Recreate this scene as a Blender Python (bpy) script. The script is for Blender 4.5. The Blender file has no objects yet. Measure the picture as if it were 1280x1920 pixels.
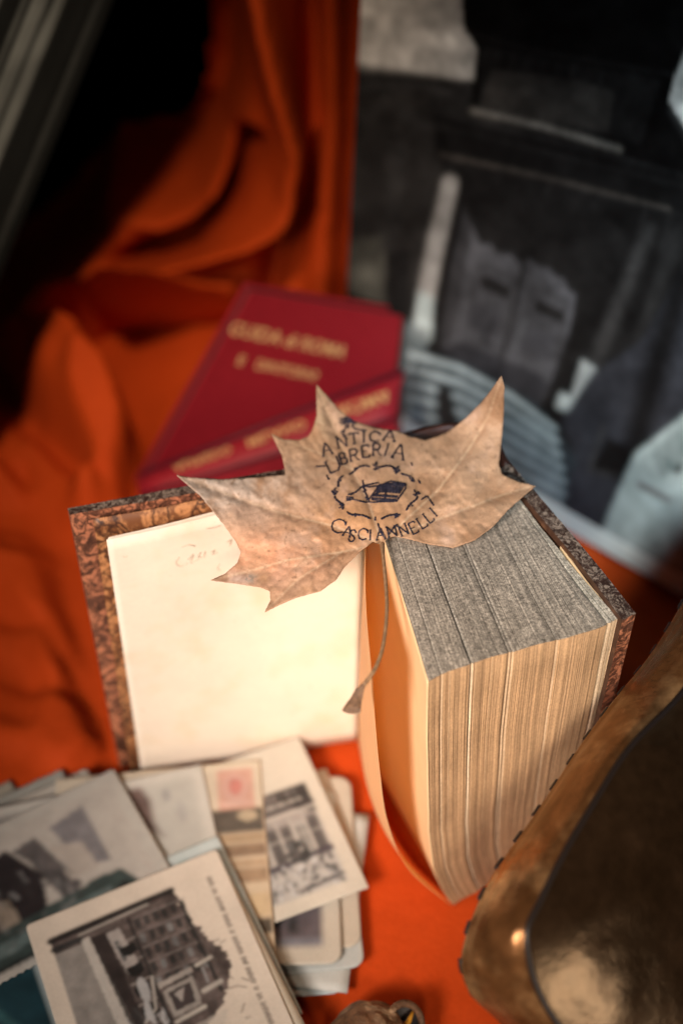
import bpy, math, random
import numpy as np
from mathutils import Vector
from mathutils.geometry import delaunay_2d_cdt
random.seed(4); rng = np.random.default_rng(7)
S = bpy.context.scene
# ---------------------------------------------------------------- camera
FP = 2400.0; CZ = 0.55; q = math.sqrt(.5)
CAM = np.array([0, 0, CZ]); FW = np.array([0, q, -q]); UPV = np.array([0, q, q]); RT = np.array([1., 0, 0])
cam = bpy.data.cameras.new('camera'); camo = bpy.data.objects.new('camera', cam); S.collection.objects.link(camo)
camo.location = (0, 0, CZ); camo.rotation_euler = (math.radians(45), 0, 0)
cam.sensor_fit = 'VERTICAL'; cam.sensor_height = 36; cam.lens = FP/1920*36
cam.clip_start = 0.01; cam.clip_end = 50
cam.dof.use_dof = True; cam.dof.focus_distance = 0.508; cam.dof.aperture_fstop = 3.1
S.camera = camo
# ---------------------------------------------------------------- world, lamps, exposure
W = bpy.data.worlds.new('World'); S.world = W; W.use_nodes = True
W.node_tree.nodes['Background'].inputs[0].default_value = (.62, .72, .8, 1)
W.node_tree.nodes['Background'].inputs[1].default_value = 0.012
S.view_settings.view_transform = 'Standard'; S.view_settings.look = 'None'
S.view_settings.exposure = 0.1; S.view_settings.gamma = 1
def area(name, loc, target, size, power, col, spread=180):
    l = bpy.data.lights.new(name, 'AREA'); l.shape = 'DISK'; l.size = size; l.energy = power; l.color = col; l.spread = math.radians(spread)
    o = bpy.data.objects.new(name, l); S.collection.objects.link(o); o.location = loc
    o.rotation_euler = (Vector(target)-Vector(loc)).to_track_quat('-Z', 'Y').to_euler(); return o
area('key_lamp', (-.29, -.13, .53), (-.01, .36, .09), .20, .49, (1, .85, .75), 38)
area('drape_fill', (-.14, .33, .64), (-.12, .66, .05), .04, .20, (1, .78, .58), 52)  # unseen light added to model the folds of the drape
area('front_fill', (.0, -.22, .55), (.075, .30, .13), .10, .115, (1, .82, .63), 32)  # fill added to brighten the fore-edge
area('bag_glint_fill', (.46, -.18, .12), (.09, .20, .10), .24, .20, (1, .84, .68), 60)  # added only to put a highlight on the bag
area('window_light', (.30, -.05, .95), (.20, .53, .10), .20, .30, (.62, .86, 1), 24)
S.cycles.max_bounces = 10; S.cycles.diffuse_bounces = 6
S.cycles.use_denoising = True
# ---------------------------------------------------------------- pixel helpers
def ray(px, py): return FW + (px-640)/FP*RT + (960-py)/FP*UPV
def Pt(px, py, t): return CAM + t*ray(px, py)
def Pz(px, py, z):
    r = ray(px, py); return CAM + r*((z-CZ)/r[2])
def Pp(px, py, p0, n):
    r = ray(px, py); return CAM + r*(np.dot(p0-CAM, n)/np.dot(r, n))
def Py(px, py, y):
    r = ray(px, py); return CAM + r*(y/r[1])
def proj(P):
    d = np.asarray(P)-CAM; t = d@FW; return 640+FP*(d@RT)/t, 960-FP*(d@UPV)/t
def resample(pts, n, smooth=True):
    pts = np.asarray(pts, float)
    d = np.r_[0, np.cumsum(np.linalg.norm(np.diff(pts, axis=0), axis=1))]; d /= d[-1]
    u = np.linspace(0, 1, n)
    if smooth and len(pts) > 2:   # pchip-like hermite
        m = np.gradient(pts, d, axis=0)
        i = np.clip(np.searchsorted(d, u, side='right')-1, 0, len(pts)-2)
        h = (d[i+1]-d[i])[:, None]; t = ((u-d[i])[:, None])/h
        return ((2*t**3-3*t**2+1)*pts[i]+(t**3-2*t**2+t)*h*m[i]+(-2*t**3+3*t**2)*pts[i+1]+(t**3-t**2)*h*m[i+1])
    return np.stack([np.interp(u, d, pts[:, k]) for k in range(pts.shape[1])], 1)
def coons(top, bot, lef, rig, nu, nv):
    """top/bot run left->right, lef/rig run top->bottom"""
    T = resample(top, nu); B = resample(bot, nu); L = resample(lef, nv); R = resample(rig, nv)
    T[0] = L[0]; T[-1] = R[0]; B[0] = L[-1]; B[-1] = R[-1]
    u = np.linspace(0, 1, nu)[None, :, None]; v = np.linspace(0, 1, nv)[:, None, None]
    return ((1-v)*T[None]+v*B[None]+(1-u)*L[:, None]+u*R[:, None]
            - ((1-u)*(1-v)*T[0]+u*(1-v)*T[-1]+(1-u)*v*B[0]+u*v*B[-1]))
# ---------------------------------------------------------------- object helpers
def link(name, me, mat=None, parent=None):
    o = bpy.data.objects.new(name, me); S.collection.objects.link(o)
    if mat is not None:
        for m in (mat if isinstance(mat, (list, tuple)) else [mat]): me.materials.append(m)
    if parent is not None: o.parent = parent
    return o
def tag(o, label=None, cat=None, group=None, kind=None):
    if label: o['label'] = label
    if cat: o['category'] = cat
    if group: o['group'] = group
    if kind: o['kind'] = kind
    return o
def empty(name, loc, label, cat, group=None):
    o = bpy.data.objects.new(name, None); S.collection.objects.link(o); o.empty_display_size = .02
    return tag(o, label, cat, group)      # parents sit at the world origin; children hold world coordinates
class MB:
    def __init__(s): s.v = []; s.f = []; s.c = []; s.m = []; s.n = 0
    def add(s, V, F, col=None, mi=0):
        V = np.asarray(V, float).reshape(-1, 3); s.v.append(V)
        s.f += [tuple(i+s.n for i in f) for f in F]; s.m += [mi]*len(F)
        s.c.append(np.ones((len(V), 3))*.5 if col is None else np.broadcast_to(np.asarray(col, float).reshape(-1, 3), (len(V), 3)))
        s.n += len(V); return s
    def grid(s, P, col=None, mi=0, flip=False):
        h, w = P.shape[:2]; i = np.arange(h*w).reshape(h, w)
        F = np.stack([i[:-1, :-1], i[1:, :-1], i[1:, 1:], i[:-1, 1:]], -1).reshape(-1, 4)
        if flip: F = F[:, ::-1]
        return s.add(P, F.tolist(), None if col is None else np.asarray(col).reshape(-1, 3), mi)
    def box8(s, a, b, mi=0, col=None):
        """a,b: four corners each (loops), joined into a closed box"""
        V = list(a)+list(b)
        return s.add(V, [(0, 1, 2, 3), (7, 6, 5, 4), (0, 4, 5, 1), (1, 5, 6, 2), (2, 6, 7, 3), (3, 7, 4, 0)], col, mi)
    def tube(s, pts, r, seg=8, mi=0, col=None):
        pts = np.asarray(pts, float); n = len(pts); r = np.broadcast_to(r, (n,))
        T = np.gradient(pts, axis=0); T /= np.linalg.norm(T, axis=1)[:, None]+1e-12
        a = np.cross(T, [0.13, .2, .97]); a /= np.linalg.norm(a, axis=1)[:, None]+1e-12; b = np.cross(T, a)
        th = np.linspace(0, 2*math.pi, seg, endpoint=False)
        P = pts[:, None]+r[:, None, None]*(np.cos(th)[None, :, None]*a[:, None]+np.sin(th)[None, :, None]*b[:, None])
        F = []
        for i in range(n-1):
            for j in range(seg):
                k = (j+1) % seg; F.append((i*seg+j, i*seg+k, (i+1)*seg+k, (i+1)*seg+j))
        F.append(tuple(range(seg))[::-1]); F.append(tuple((n-1)*seg+j for j in range(seg)))
        return s.add(P, F, col, mi)
    def build(s, name, mat, parent=None, smooth=True, solid=0, offset=-1, bevel=0):
        V = np.concatenate(s.v); me = bpy.data.meshes.new(name)
        me.from_pydata(V.tolist(), [], s.f); me.validate()
        if len(me.vertices) == len(V):
            at = me.color_attributes.new('Col', 'FLOAT_COLOR', 'POINT')
            at.data.foreach_set('color', np.c_[np.concatenate(s.c), np.ones(len(V))].astype(np.float32).ravel())
        if smooth: me.polygons.foreach_set('use_smooth', [True]*len(me.polygons))
        if len(me.polygons) == len(s.m): me.polygons.foreach_set('material_index', s.m)
        o = link(name, me, mat, parent)
        if solid:
            m = o.modifiers.new('solid', 'SOLIDIFY'); m.thickness = solid; m.offset = offset
        if bevel:
            m = o.modifiers.new('bevel', 'BEVEL'); m.width = bevel; m.segments = 3; m.limit_method = 'ANGLE'
        return o
# ---------------------------------------------------------------- materials
def mat(name, col=None, attr=False, rough=.7, noise=None, bump=None, metal=0, trans=None, spec=.3, scale_obj=True, sheen=0, mix=None, sptint=None):
    """noise: (scale, amount, stretch) multiplies colour; bump: (scale, strength, dist, stretch); mix: (scale, colour2, lo, hi) patches"""
    m = bpy.data.materials.new(name); m.use_nodes = True; nt = m.node_tree; N = nt.nodes; L = nt.links
    b = N['Principled BSDF']; b.inputs['Roughness'].default_value = rough; b.inputs['Metallic'].default_value = metal
    b.inputs['Specular IOR Level'].default_value = spec
    if sptint: b.inputs['Specular Tint'].default_value = (*sptint, 1)
    if sheen: b.inputs['Sheen Weight'].default_value = sheen; b.inputs['Sheen Roughness'].default_value = .5
    tc = N.new('ShaderNodeTexCoord')
    def nz(scale, st=(1, 1, 1), detail=6, rgh=.6):
        mp = N.new('ShaderNodeMapping'); mp.inputs['Scale'].default_value = st; L.new(tc.outputs['Object'], mp.inputs[0])
        n = N.new('ShaderNodeTexNoise'); n.inputs['Scale'].default_value = scale; n.inputs['Detail'].default_value = detail; n.inputs['Roughness'].default_value = rgh
        L.new(mp.outputs[0], n.inputs['Vector']); return n
    if attr:
        a = N.new('ShaderNodeAttribute'); a.attribute_name = 'Col'; c = a.outputs['Color']
    else:
        r = N.new('ShaderNodeRGB'); r.outputs[0].default_value = (*col, 1); c = r.outputs[0]
    if mix:
        for (sc, c2, lo, hi) in (mix if isinstance(mix, list) else [mix]):
            n = nz(sc, detail=4, rgh=.65); cr = N.new('ShaderNodeMapRange'); cr.inputs[1].default_value = lo; cr.inputs[2].default_value = hi
            L.new(n.outputs['Fac'], cr.inputs[0]); mx = N.new('ShaderNodeMix'); mx.data_type = 'RGBA'
            L.new(cr.outputs[0], mx.inputs[0]); L.new(c, mx.inputs[6]); mx.inputs[7].default_value = (*c2, 1); c = mx.outputs[2]
    if noise:
        for (sc, am, st) in (noise if isinstance(noise, list) else [noise]):
            n = nz(sc, st); mr = N.new('ShaderNodeMapRange'); mr.inputs[1].default_value = .3; mr.inputs[2].default_value = .7
            mr.inputs[3].default_value = 1-am; mr.inputs[4].default_value = 1+am
            L.new(n.outputs['Fac'], mr.inputs[0])
            mx = N.new('ShaderNodeVectorMath'); mx.operation = 'SCALE'; L.new(c, mx.inputs[0]); L.new(mr.outputs[0], mx.inputs['Scale']); c = mx.outputs[0]
    L.new(c, b.inputs['Base Color'])
    if bump:
        prev = None
        for (sc, stg, dist, st) in (bump if isinstance(bump, list) else [bump]):
            n = nz(sc, st); bp = N.new('ShaderNodeBump'); bp.inputs['Strength'].default_value = stg; bp.inputs['Distance'].default_value = dist
            L.new(n.outputs['Fac'], bp.inputs['Height'])
            if prev: L.new(prev.outputs[0], bp.inputs['Normal'])
            prev = bp
        L.new(prev.outputs[0], b.inputs['Normal'])
    if trans:
        t = N.new('ShaderNodeBsdfTranslucent'); t.inputs[0].default_value = (*trans[1], 1)
        ms = N.new('ShaderNodeMixShader'); ms.inputs[0].default_value = trans[0]
        L.new(b.outputs[0], ms.inputs[1]); L.new(t.outputs[0], ms.inputs[2]); L.new(ms.outputs[0], N['Material Output'].inputs[0])
    return m
I3 = (1, 1, 1)
M_cream = mat('cream_paper', (.84, .755, .63), rough=.8, noise=[(30, .05, I3), (400, .03, I3)], bump=(60, .15, .001, I3), trans=(.12, (.95, .62, .25)), mix=[(25, (.76, .60, .40), .50, .8), (260, (.60, .42, .26), .68, .78)])
M_fly = mat('gutter_glow_paper', (.84, .64, .38), rough=.8, noise=[(30, .05, I3)], bump=(60, .15, .001, I3), trans=(.5, (1., .62, .17)))  # orange gutter glow tinted into the paper and its translucency
M_page = mat('page_paper', (.84, .63, .37), rough=.8, noise=[(30, .05, I3)], bump=(40, .15, .001, I3), trans=(.2, (1., .62, .2)))  # yellowed too, so the block's page face carries the gutter glow
M_block_top = mat('dusty_page_tops', attr=True, rough=.85, noise=[(900, .55, (1, 1, .2)), (1400, .5, I3), (60, .12, I3)], bump=[(1500, .35, .0006, I3)])
M_block_fore = mat('worn_fore_edge', attr=True, rough=.8, noise=[(1600, .22, (1, 1, .5)), (60, .10, (1, 1, .6)), (500, .12, (1, 1, .08))], bump=[(900, .3, .0005, (1, 1, .25))])
def marbled(name, ground, vein, spot, scale=120, edge=(.0, .09)):
    m = bpy.data.materials.new(name); m.use_nodes = True; nt = m.node_tree; N = nt.nodes; L = nt.links
    b = N['Principled BSDF']; b.inputs['Roughness'].default_value = .45; b.inputs['Specular IOR Level'].default_value = .35
    tc = N.new('ShaderNodeTexCoord'); n0 = N.new('ShaderNodeTexNoise'); n0.inputs['Scale'].default_value = scale*.6; n0.inputs['Detail'].default_value = 4
    L.new(tc.outputs['Object'], n0.inputs['Vector'])
    ad = N.new('ShaderNodeVectorMath'); ad.operation = 'MULTIPLY_ADD'; L.new(n0.outputs['Color'], ad.inputs[0]); ad.inputs[1].default_value = (.030,)*3; L.new(tc.outputs['Object'], ad.inputs[2])
    v = N.new('ShaderNodeTexVoronoi'); v.feature = 'DISTANCE_TO_EDGE'; v.inputs['Scale'].default_value = scale; L.new(ad.outputs[0], v.inputs['Vector'])
    n1 = N.new('ShaderNodeTexNoise'); n1.inputs['Scale'].default_value = scale*1.6; n1.inputs['Detail'].default_value = 8; n1.inputs['Roughness'].default_value = .75; L.new(ad.outputs[0], n1.inputs['Vector'])
    r1 = N.new('ShaderNodeValToRGB'); e = r1.color_ramp.elements; e[0].position = .46; e[0].color = (*ground, 1); e[1].position = .56; e[1].color = (*spot, 1)
    L.new(n1.outputs['Fac'], r1.inputs[0])
    mr = N.new('ShaderNodeMapRange'); mr.inputs[1].default_value = edge[0]; mr.inputs[2].default_value = edge[1]; L.new(v.outputs[0], mr.inputs[0])
    mx = N.new('ShaderNodeMix'); mx.data_type = 'RGBA'; L.new(mr.outputs[0], mx.inputs[0]); mx.inputs[6].default_value = (*vein, 1); L.new(r1.outputs[0], mx.inputs[7])
    L.new(mx.outputs[2], b.inputs['Base Color'])
    bp = N.new('ShaderNodeBump'); bp.inputs['Strength'].default_value = .3; bp.inputs['Distance'].default_value = .0006; L.new(n1.outputs['Fac'], bp.inputs['Height']); L.new(bp.outputs[0], b.inputs['Normal'])
    return m
M_marble = marbled('marbled_endpaper', (.17, .065, .026), (.04, .016, .01), (.48, .22, .09), 95)
M_marble_red = marbled('marbled_pastedown', (.10, .04, .025), (.05, .02, .012), (.50, .19, .10), 120)
M_brown = mat('brown_endpaper', (.07, .035, .022), rough=.5, noise=(120, .35, I3), mix=(160, (.16, .08, .045), .55, .7))
M_cover = marbled('speckled_leather', (.035, .016, .012), (.02, .01, .008), (.26, .20, .16), 190)
M_leather = mat('spine_leather', (.05, .018, .012), rough=.4, noise=(80, .4, I3), bump=(150, .4, .001, I3), spec=.5)
M_cloth = mat('orange_cloth', (.47, .052, .006), rough=.75, noise=[(12, .12, I3), (500, .06, I3)], bump=[(28, .5, .004, (1, 1, .6)), (1400, .12, .0004, I3)], sheen=0, spec=.1)
M_print = mat('printed_card', attr=True, rough=.5, noise=[(60, .05, I3), (700, .05, I3)], spec=.3)
M_poster = mat('poster_print', attr=True, rough=.5, noise=[(40, .12, I3)], spec=.05)
M_red = mat('red_bookcloth', (.27, .011, .019), rough=.5, noise=(200, .1, I3), bump=(1500, .2, .0004, I3), spec=.35)
M_reddark = mat('dark_page_edge', (.045, .02, .018), rough=.7)
M_gold = mat('gold_lettering', (.72, .43, .19), rough=.5, metal=0, noise=(500, .2, I3))
M_ink = mat('stamp_ink', (.016, .015, .030), rough=.6, noise=(700, .4, I3), mix=(420, (.20, .13, .11), .56, .72))
M_leaf = mat('dry_leaf', attr=True, rough=.6, noise=[(70, .06, I3), (350, .06, I3), (1500, .14, I3)], bump=[(300, .15, .0005, I3), (1600, .2, .0003, I3)], trans=(.12, (.8, .4, .15)), spec=.3)
M_stalk = mat('leaf_stalk', (.22, .13, .07), rough=.6, noise=(600, .4, (1, 1, .3)), bump=(900, .4, .0005, I3))
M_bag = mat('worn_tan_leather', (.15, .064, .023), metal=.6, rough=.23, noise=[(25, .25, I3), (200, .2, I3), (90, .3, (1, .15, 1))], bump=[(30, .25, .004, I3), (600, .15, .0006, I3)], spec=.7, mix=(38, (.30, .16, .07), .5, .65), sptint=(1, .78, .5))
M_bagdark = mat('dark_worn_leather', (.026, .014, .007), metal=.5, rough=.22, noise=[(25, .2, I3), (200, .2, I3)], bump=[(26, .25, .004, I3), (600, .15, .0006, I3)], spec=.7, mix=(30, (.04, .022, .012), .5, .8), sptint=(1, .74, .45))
M_pipe = mat('black_piping', (.012, .008, .007), rough=.4)
M_brass = mat('carved_brown_wood', (.12, .06, .03), rough=.55, noise=[(90, .5, I3), (300, .3, I3)], bump=[(140, .9, .003, I3)], mix=(70, (.30, .20, .12), .52, .62))
M_yellow = mat('ochre_lining', (.6, .28, .03), rough=.6)
M_black = mat('black_wall', (.004, .004, .005), rough=.95, spec=.02)
M_table = mat('dark_table', (.03, .02, .015), rough=.6)
M_white = mat('board_core', (.5, .52, .5), rough=.7)
# ---------------------------------------------------------------- mini painter for printed pictures
def inpoly(X, Y, poly):
    r = np.zeros(X.shape, bool); n = len(poly)
    for i in range(n):
        x1, y1 = poly[i]; x2, y2 = poly[(i+1) % n]
        if y1 == y2: continue
        c = (y1 > Y) != (y2 > Y); xi = (x2-x1)*(Y-y1)/(y2-y1)+x1
        r ^= c & (X < xi)
    return r
def segdist(X, Y, pts):
    d = np.full(X.shape, 1e9); tt = np.zeros(X.shape); n = len(pts)-1
    for i in range(n):
        ax, ay = pts[i][:2]; bx, by = pts[i+1][:2]; L = (bx-ax)**2+(by-ay)**2+1e-9
        t = np.clip(((X-ax)*(bx-ax)+(Y-ay)*(by-ay))/L, 0, 1)
        e = np.hypot(X-ax-t*(bx-ax), Y-ay-t*(by-ay)); m = e < d
        d = np.where(m, e, d); tt = np.where(m, (i+t)/n, tt)
    return d, tt
def fbm(X, Y, sc, seed=0, octv=4):
    r = np.zeros(np.shape(X)); a = 1.; tot = 0
    rs = np.random.default_rng(seed)
    for o in range(octv):
        T = rs.random((64, 64)); x = X*sc*2**o+100.3; y = Y*sc*2**o+50.7
        xi = np.floor(x).astype(int); yi = np.floor(y).astype(int); fx = x-xi; fy = y-yi
        fx = fx*fx*(3-2*fx); fy = fy*fy*(3-2*fy)
        g = lambda i, j: T[(xi+i) % 64, (yi+j) % 64]
        r += a*(g(0, 0)*(1-fx)*(1-fy)+g(1, 0)*fx*(1-fy)+g(0, 1)*(1-fx)*fy+g(1, 1)*fx*fy); tot += a; a *= .55
    return r/tot
class Cv:
    def __init__(s, w, h, x0, y0, x1, y1, bg):
        s.X, s.Y = np.meshgrid(np.linspace(x0, x1, w), np.linspace(y0, y1, h)); s.im = np.ones((h, w, 3))*np.asarray(bg, float)
    def poly(s, p, c, a=1.):
        m = inpoly(s.X, s.Y, p)*a; s.im = s.im*(1-m[..., None])+m[..., None]*np.asarray(c, float)*np.ones(3); return s
    def rect(s, x0, y0, x1, y1, c, a=1.): return s.poly([(x0, y0), (x1, y0), (x1, y1), (x0, y1)], c, a)
    def line(s, pts, w, c, a=1., soft=None):
        d, _ = segdist(s.X, s.Y, pts); soft = soft or w*.4
        m = (np.clip((w/2-d)/soft+.5, 0, 1)*a)[..., None]; s.im = s.im*(1-m)+m*np.asarray(c, float)*np.ones(3); return s
    def ell(s, cx, cy, rx, ry, c, a=1.):
        m = (((s.X-cx)/rx)**2+((s.Y-cy)/ry)**2 < 1)*a; m = m[..., None]; s.im = s.im*(1-m)+m*np.asarray(c, float)*np.ones(3); return s
    def noise(s, sc, am, seed=0, mask=None):
        n = (fbm(s.X, s.Y, sc, seed)-.5)*2*am; n = n if mask is None else n*mask
        s.im *= np.clip(1+n, 0, 3)[..., None]; return s
    def blur(s, k):
        for ax in (0, 1):
            ker = np.ones(2*k+1)/(2*k+1); p = np.pad(s.im, [(k, k) if a == ax else (0, 0) for a in range(3)], mode='edge')
            s.im = np.apply_along_axis(lambda v: np.convolve(v, ker, 'valid'), ax, p)
        return s
    def sample(s, x, y):
        h, w = s.X.shape; fx = (x-s.X[0, 0])/(s.X[0, -1]-s.X[0, 0])*(w-1); fy = (y-s.Y[0, 0])/(s.Y[-1, 0]-s.Y[0, 0])*(h-1)
        return s.im[np.clip(np.round(fy), 0, h-1).astype(int), np.clip(np.round(fx), 0, w-1).astype(int)]
# ================================================================ SETTING
MB().box8([(-1, -.6, -.045), (1, -.6, -.045), (1, 1.0, -.045), (-1, 1.0, -.045)], [(-1, -.6, -.08), (1, -.6, -.08), (1, 1.0, -.08), (-1, 1.0, -.08)]).build('table', M_table, smooth=False)
tag(bpy.data.objects['table'], kind='structure')
MB().box8([(-1.4, 1.02, -.1), (1.4, 1.02, -.1), (1.4, 1.02, 1.4), (-1.4, 1.02, 1.4)], [(-1.4, 1.06, -.1), (1.4, 1.06, -.1), (1.4, 1.06, 1.4), (-1.4, 1.06, 1.4)]).build('wall', M_black, smooth=False)
tag(bpy.data.objects['wall'], kind='structure')
# ---- draped cloth: lies on the table, rises behind as a drape with swags
NX, NW = 330, 430
gx = np.linspace(-.62, .62, NX); gw = np.linspace(-.02, 1.42, NW)
flat, rad, tilt = .66, .10, math.radians(84)
gy = np.empty(NW); gz = np.empty(NW); ny = np.empty(NW); nzv = np.empty(NW)
for i, w in enumerate(gw):
    if w < flat: gy[i], gz[i], th = w, 0, 0
    elif w < flat+rad*tilt: th = (w-flat)/rad; gy[i] = flat+rad*math.sin(th); gz[i] = rad*(1-math.cos(th))
    else:
        th = tilt; e = w-flat-rad*tilt; gy[i] = flat+rad*math.sin(th)+e*math.cos(th); gz[i] = rad*(1-math.cos(th))+e*math.sin(th)
    ny[i], nzv[i] = -math.sin(th), math.cos(th)
GX, GY = np.meshgrid(gx, gy); GZ = np.repeat(gz[:, None], NX, 1)
base = np.stack([GX, GY, GZ], -1); nrm = np.stack([np.zeros_like(GX), np.repeat(ny[:, None], NX, 1), np.repeat(nzv[:, None], NX, 1)], -1)
PX, PYy = proj(base)
H = np.zeros_like(PX)
def ridge(pts, w0, w1, h, asym=1.):
    global H
    d, t = segdist(PX, PYy, pts); w = w0+(w1-w0)*t
    H += h*np.exp(-(d/w)**2)
# hanging part
ridge([(615, -300), (618, 0), (612, 300), (600, 620)], 32, 32, .028)
ridge([(572, -200), (585, 60), (592, 240), (575, 370), (520, 470), (490, 580)], 16, 20, -.045)
ridge([(480, -60), (525, 120), (560, 240), (545, 340), (470, 430), (360, 500), (250, 535)], 34, 30, .062)
ridge([(470, 280), (430, 375), (360, 450), (240, 478)], 20, 15, -.085)
ridge([(430, 330), (380, 392), (300, 418), (180, 405)], 20, 20, .035)
ridge([(440, -60), (420, 160), (400, 280), (330, 350), (160, 362)], 34, 26, -.03)
ridge([(190, 500), (110, 560), (70, 660), (120, 800), (200, 880)], 64, 60, .050)
ridge([(440, 555), (300, 540), (200, 548)], 20, 20, .045)
ridge([(420, 625), (260, 645), (205, 650)], 44, 44, -.10)
ridge([(150, 690), (180, 780), (215, 900)], 36, 34, .045)
ridge([(270, 740), (285, 860), (250, 930)], 34, 20, -.035)
ridge([(-20, 700), (60, 800), (140, 880), (200, 930)], 24, 20, -.035)
ridge([(215, 830), (225, 900), (170, 960)], 28, 28, .025)
# lying part
ridge([(-60, 960), (60, 975), (130, 1060), (170, 1200)], 22, 26, -.010)
ridge([(-60, 1040), (40, 1080), (100, 1220), (120, 1400)], 34, 40, .014)
ridge([(-40, 1230), (100, 1300), (230, 1330)], 26, 22, -.007)
ridge([(-40, 1370), (120, 1400), (230, 1400)], 30, 24, .005)
ridge([(700, 1560), (730, 1700), (700, 1850)], 24, 30, .006)
ridge([(640, 1400), (660, 1500), (740, 1640), (830, 1780), (840, 1990)], 20, 26, .007)
ridge([(620, 1900), (740, 1880), (880, 1930)], 20, 20, -.005)
ridge([(760, 1680), (800, 1800), (780, 1990)], 22, 26, -.005)
ridge([(40, 900), (150, 1080), (190, 1300), (215, 1440)], 20, 16, -.012)
ridge([(-40, 880), (60, 930), (110, 1040)], 18, 22, .010)
ridge([(-40, 1130), (80, 1180), (150, 1290)], 18, 18, -.008)
ridge([(1130, 1060), (1200, 1180), (1290, 1300)], 24, 24, -.012)
H += (fbm(GX, GY+GZ, 9, 3)-.5)*.012*np.clip((GY-.1)*4, .2, 1)
H += (fbm(GX, GY+GZ, 26, 8)-.5)*.003
# keep the table part flat beneath the books and cards
bx = np.clip(1-np.hypot((GX-.02)/.16, (GY-.34)/.14), 0, 1); H = np.where(GZ < .01, H*(1-np.clip(bx*3, 0, 1))-.003*np.clip(bx*5, 0, 1), H)
H = np.where(GZ < .01, np.minimum(H, .010+.5*np.clip(GY-.50, 0, .14)), H)
Pc = base+nrm*H[..., None]
hollow = [(110, -900), (365, -900), (362, 0), (378, 100), (380, 200), (358, 290), (320, 345), (180, 365), (60, 430), (-400, 600), (-400, -900)]
hm = inpoly(PX, PYy, hollow)
dh, _ = segdist(PX, PYy, hollow[2:10]); Pc -= nrm*((np.exp(-(dh/60.)**2))*.09)[..., None]
Pc[..., 2] = np.maximum(Pc[..., 2], -.004)
keep = ~(hm[:-1, :-1] & hm[1:, 1:])
idx = np.arange(NX*NW).reshape(NW, NX)
Fq = np.stack([idx[:-1, :-1], idx[:-1, 1:], idx[1:, 1:], idx[1:, :-1]], -1)[keep]
cl = MB().add(Pc, Fq.tolist()).build('draped_cloth', M_cloth, solid=.0008)
tag(cl, 'bright orange-red cloth lying under everything and hanging in folds behind', 'cloth')
# ================================================================ THE OPEN BOOK
TH = .170
book = empty('open_book', (0, 0, 0), 'thick old open book standing upright with marbled boards and cream blank pages', 'book')
def board(outer_t, inner_t, outer_b, inner_b, name, mats, nu=14):
    O = resample(outer_t, nu); I = resample(inner_t, nu); Ob = resample(outer_b, nu); Ib = resample(inner_b, nu)
    m = MB(); m.grid(np.stack([I, O]), mi=0)                       # top edge
    m.grid(np.stack([I+(Ib-I)*k for k in np.linspace(0, 1, 10)]), mi=1, flip=True)      # inner face
    m.grid(np.stack([O+(Ob-O)*k for k in np.linspace(0, 1, 10)]), mi=0)
    m.grid(np.stack([[I[0]+(Ib[0]-I[0])*k for k in np.linspace(0, 1, 10)], [O[0]+(Ob[0]-O[0])*k for k in np.linspace(0, 1, 10)]]), mi=2)
    m.grid(np.stack([[I[-1]+(Ib[-1]-I[-1])*k for k in np.linspace(0, 1, 10)], [O[-1]+(Ob[-1]-O[-1])*k for k in np.linspace(0, 1, 10)]]), mi=2, flip=True)
    m.grid(np.stack([Ib, Ob]), mi=0)
    return m.build(name, mats, book, smooth=False)
zt = TH+.003
of = [Pz(127, 953, zt), Pz(330, 915, zt), Pz(530, 880, zt), Pz(662, 856, zt)]
inn = [Pz(131, 965, zt), Pz(335, 930, zt), Pz(535, 894, zt), Pz(664, 869, zt)]
lb0 = Pz(226, 1440, 0); dl = lb0-inn[0]
fb = lambda P, k: P+np.array([dl[0]*(1-k), dl[1]*(1-k), -zt])
board(of, inn, [fb(p, k) for p, k in zip(of, (0, .35, .75, 1))], [fb(p, k) for p, k in zip(inn, (0, .35, .75, 1))], 'front_cover', [M_cover, M_marble_red, M_marble_red])
rt_o = [Pz(956, 868, zt), Pz(1040, 965, zt), Pz(1120, 1060, zt), Pz(1191, 1150, zt)]
rt_i = [Pz(936, 880, zt), Pz(1018, 975, zt), Pz(1096, 1070, zt), Pz(1166, 1163, zt)]
dn = np.array([0, 0, -zt])
board(rt_o, rt_i, [p+dn for p in rt_o], [p+dn for p in rt_i], 'back_cover', [M_cover, M_brown, M_marble_red])
# spine
sp = resample([Pz(662, 862, zt), Pz(700, 836, zt), Pz(770, 812, zt), Pz(860, 797, zt), Pz(920, 822, zt), Pz(950, 872, zt)], 30)
m = MB().grid(np.stack([sp+np.array([0, 0, -zt*k]) for k in np.linspace(0, 1, 24)]))
m.build('spine', M_leather, book, solid=.003, offset=0)
# free endpapers and flyleaves
def sheet(name, top, bot, mt, zt_, lean=None, th=.00015, nu=40, nv=24, lef=None, rig=None, wav=.0004):
    T = [Pz(x, y, zt_) for x, y in top]; B = [Pz(x, y, .001) for x, y in bot]
    L = lef or [T[0], B[0]]; R = rig or [T[-1], B[-1]]
    G = coons(T, B, L, R, nu, nv); u = np.linspace(0, 1, nu)[None]; v = np.linspace(0, 1, nv)[:, None]
    G[..., 1] += wav*np.sin(u*7+v*3+len(name))*np.sin(np.pi*u)
    return MB().grid(G).build(name, mt, book, solid=th, offset=0)
sheet('marbled_endpaper', [(175, 973), (290, 953), (400, 931), (530, 905), (662, 880)], [(246, 1449), (400, 1425), (560, 1395), (664, 1372)], M_marble, TH+.001, th=.0004)
sheet('blank_page', [(200, 1012), (300, 990), (400, 966), (520, 939), (610, 920), (684, 905)], [(266, 1452), (400, 1432), (560, 1404), (669, 1388)], M_cream, TH-.001, th=.0002)
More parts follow.
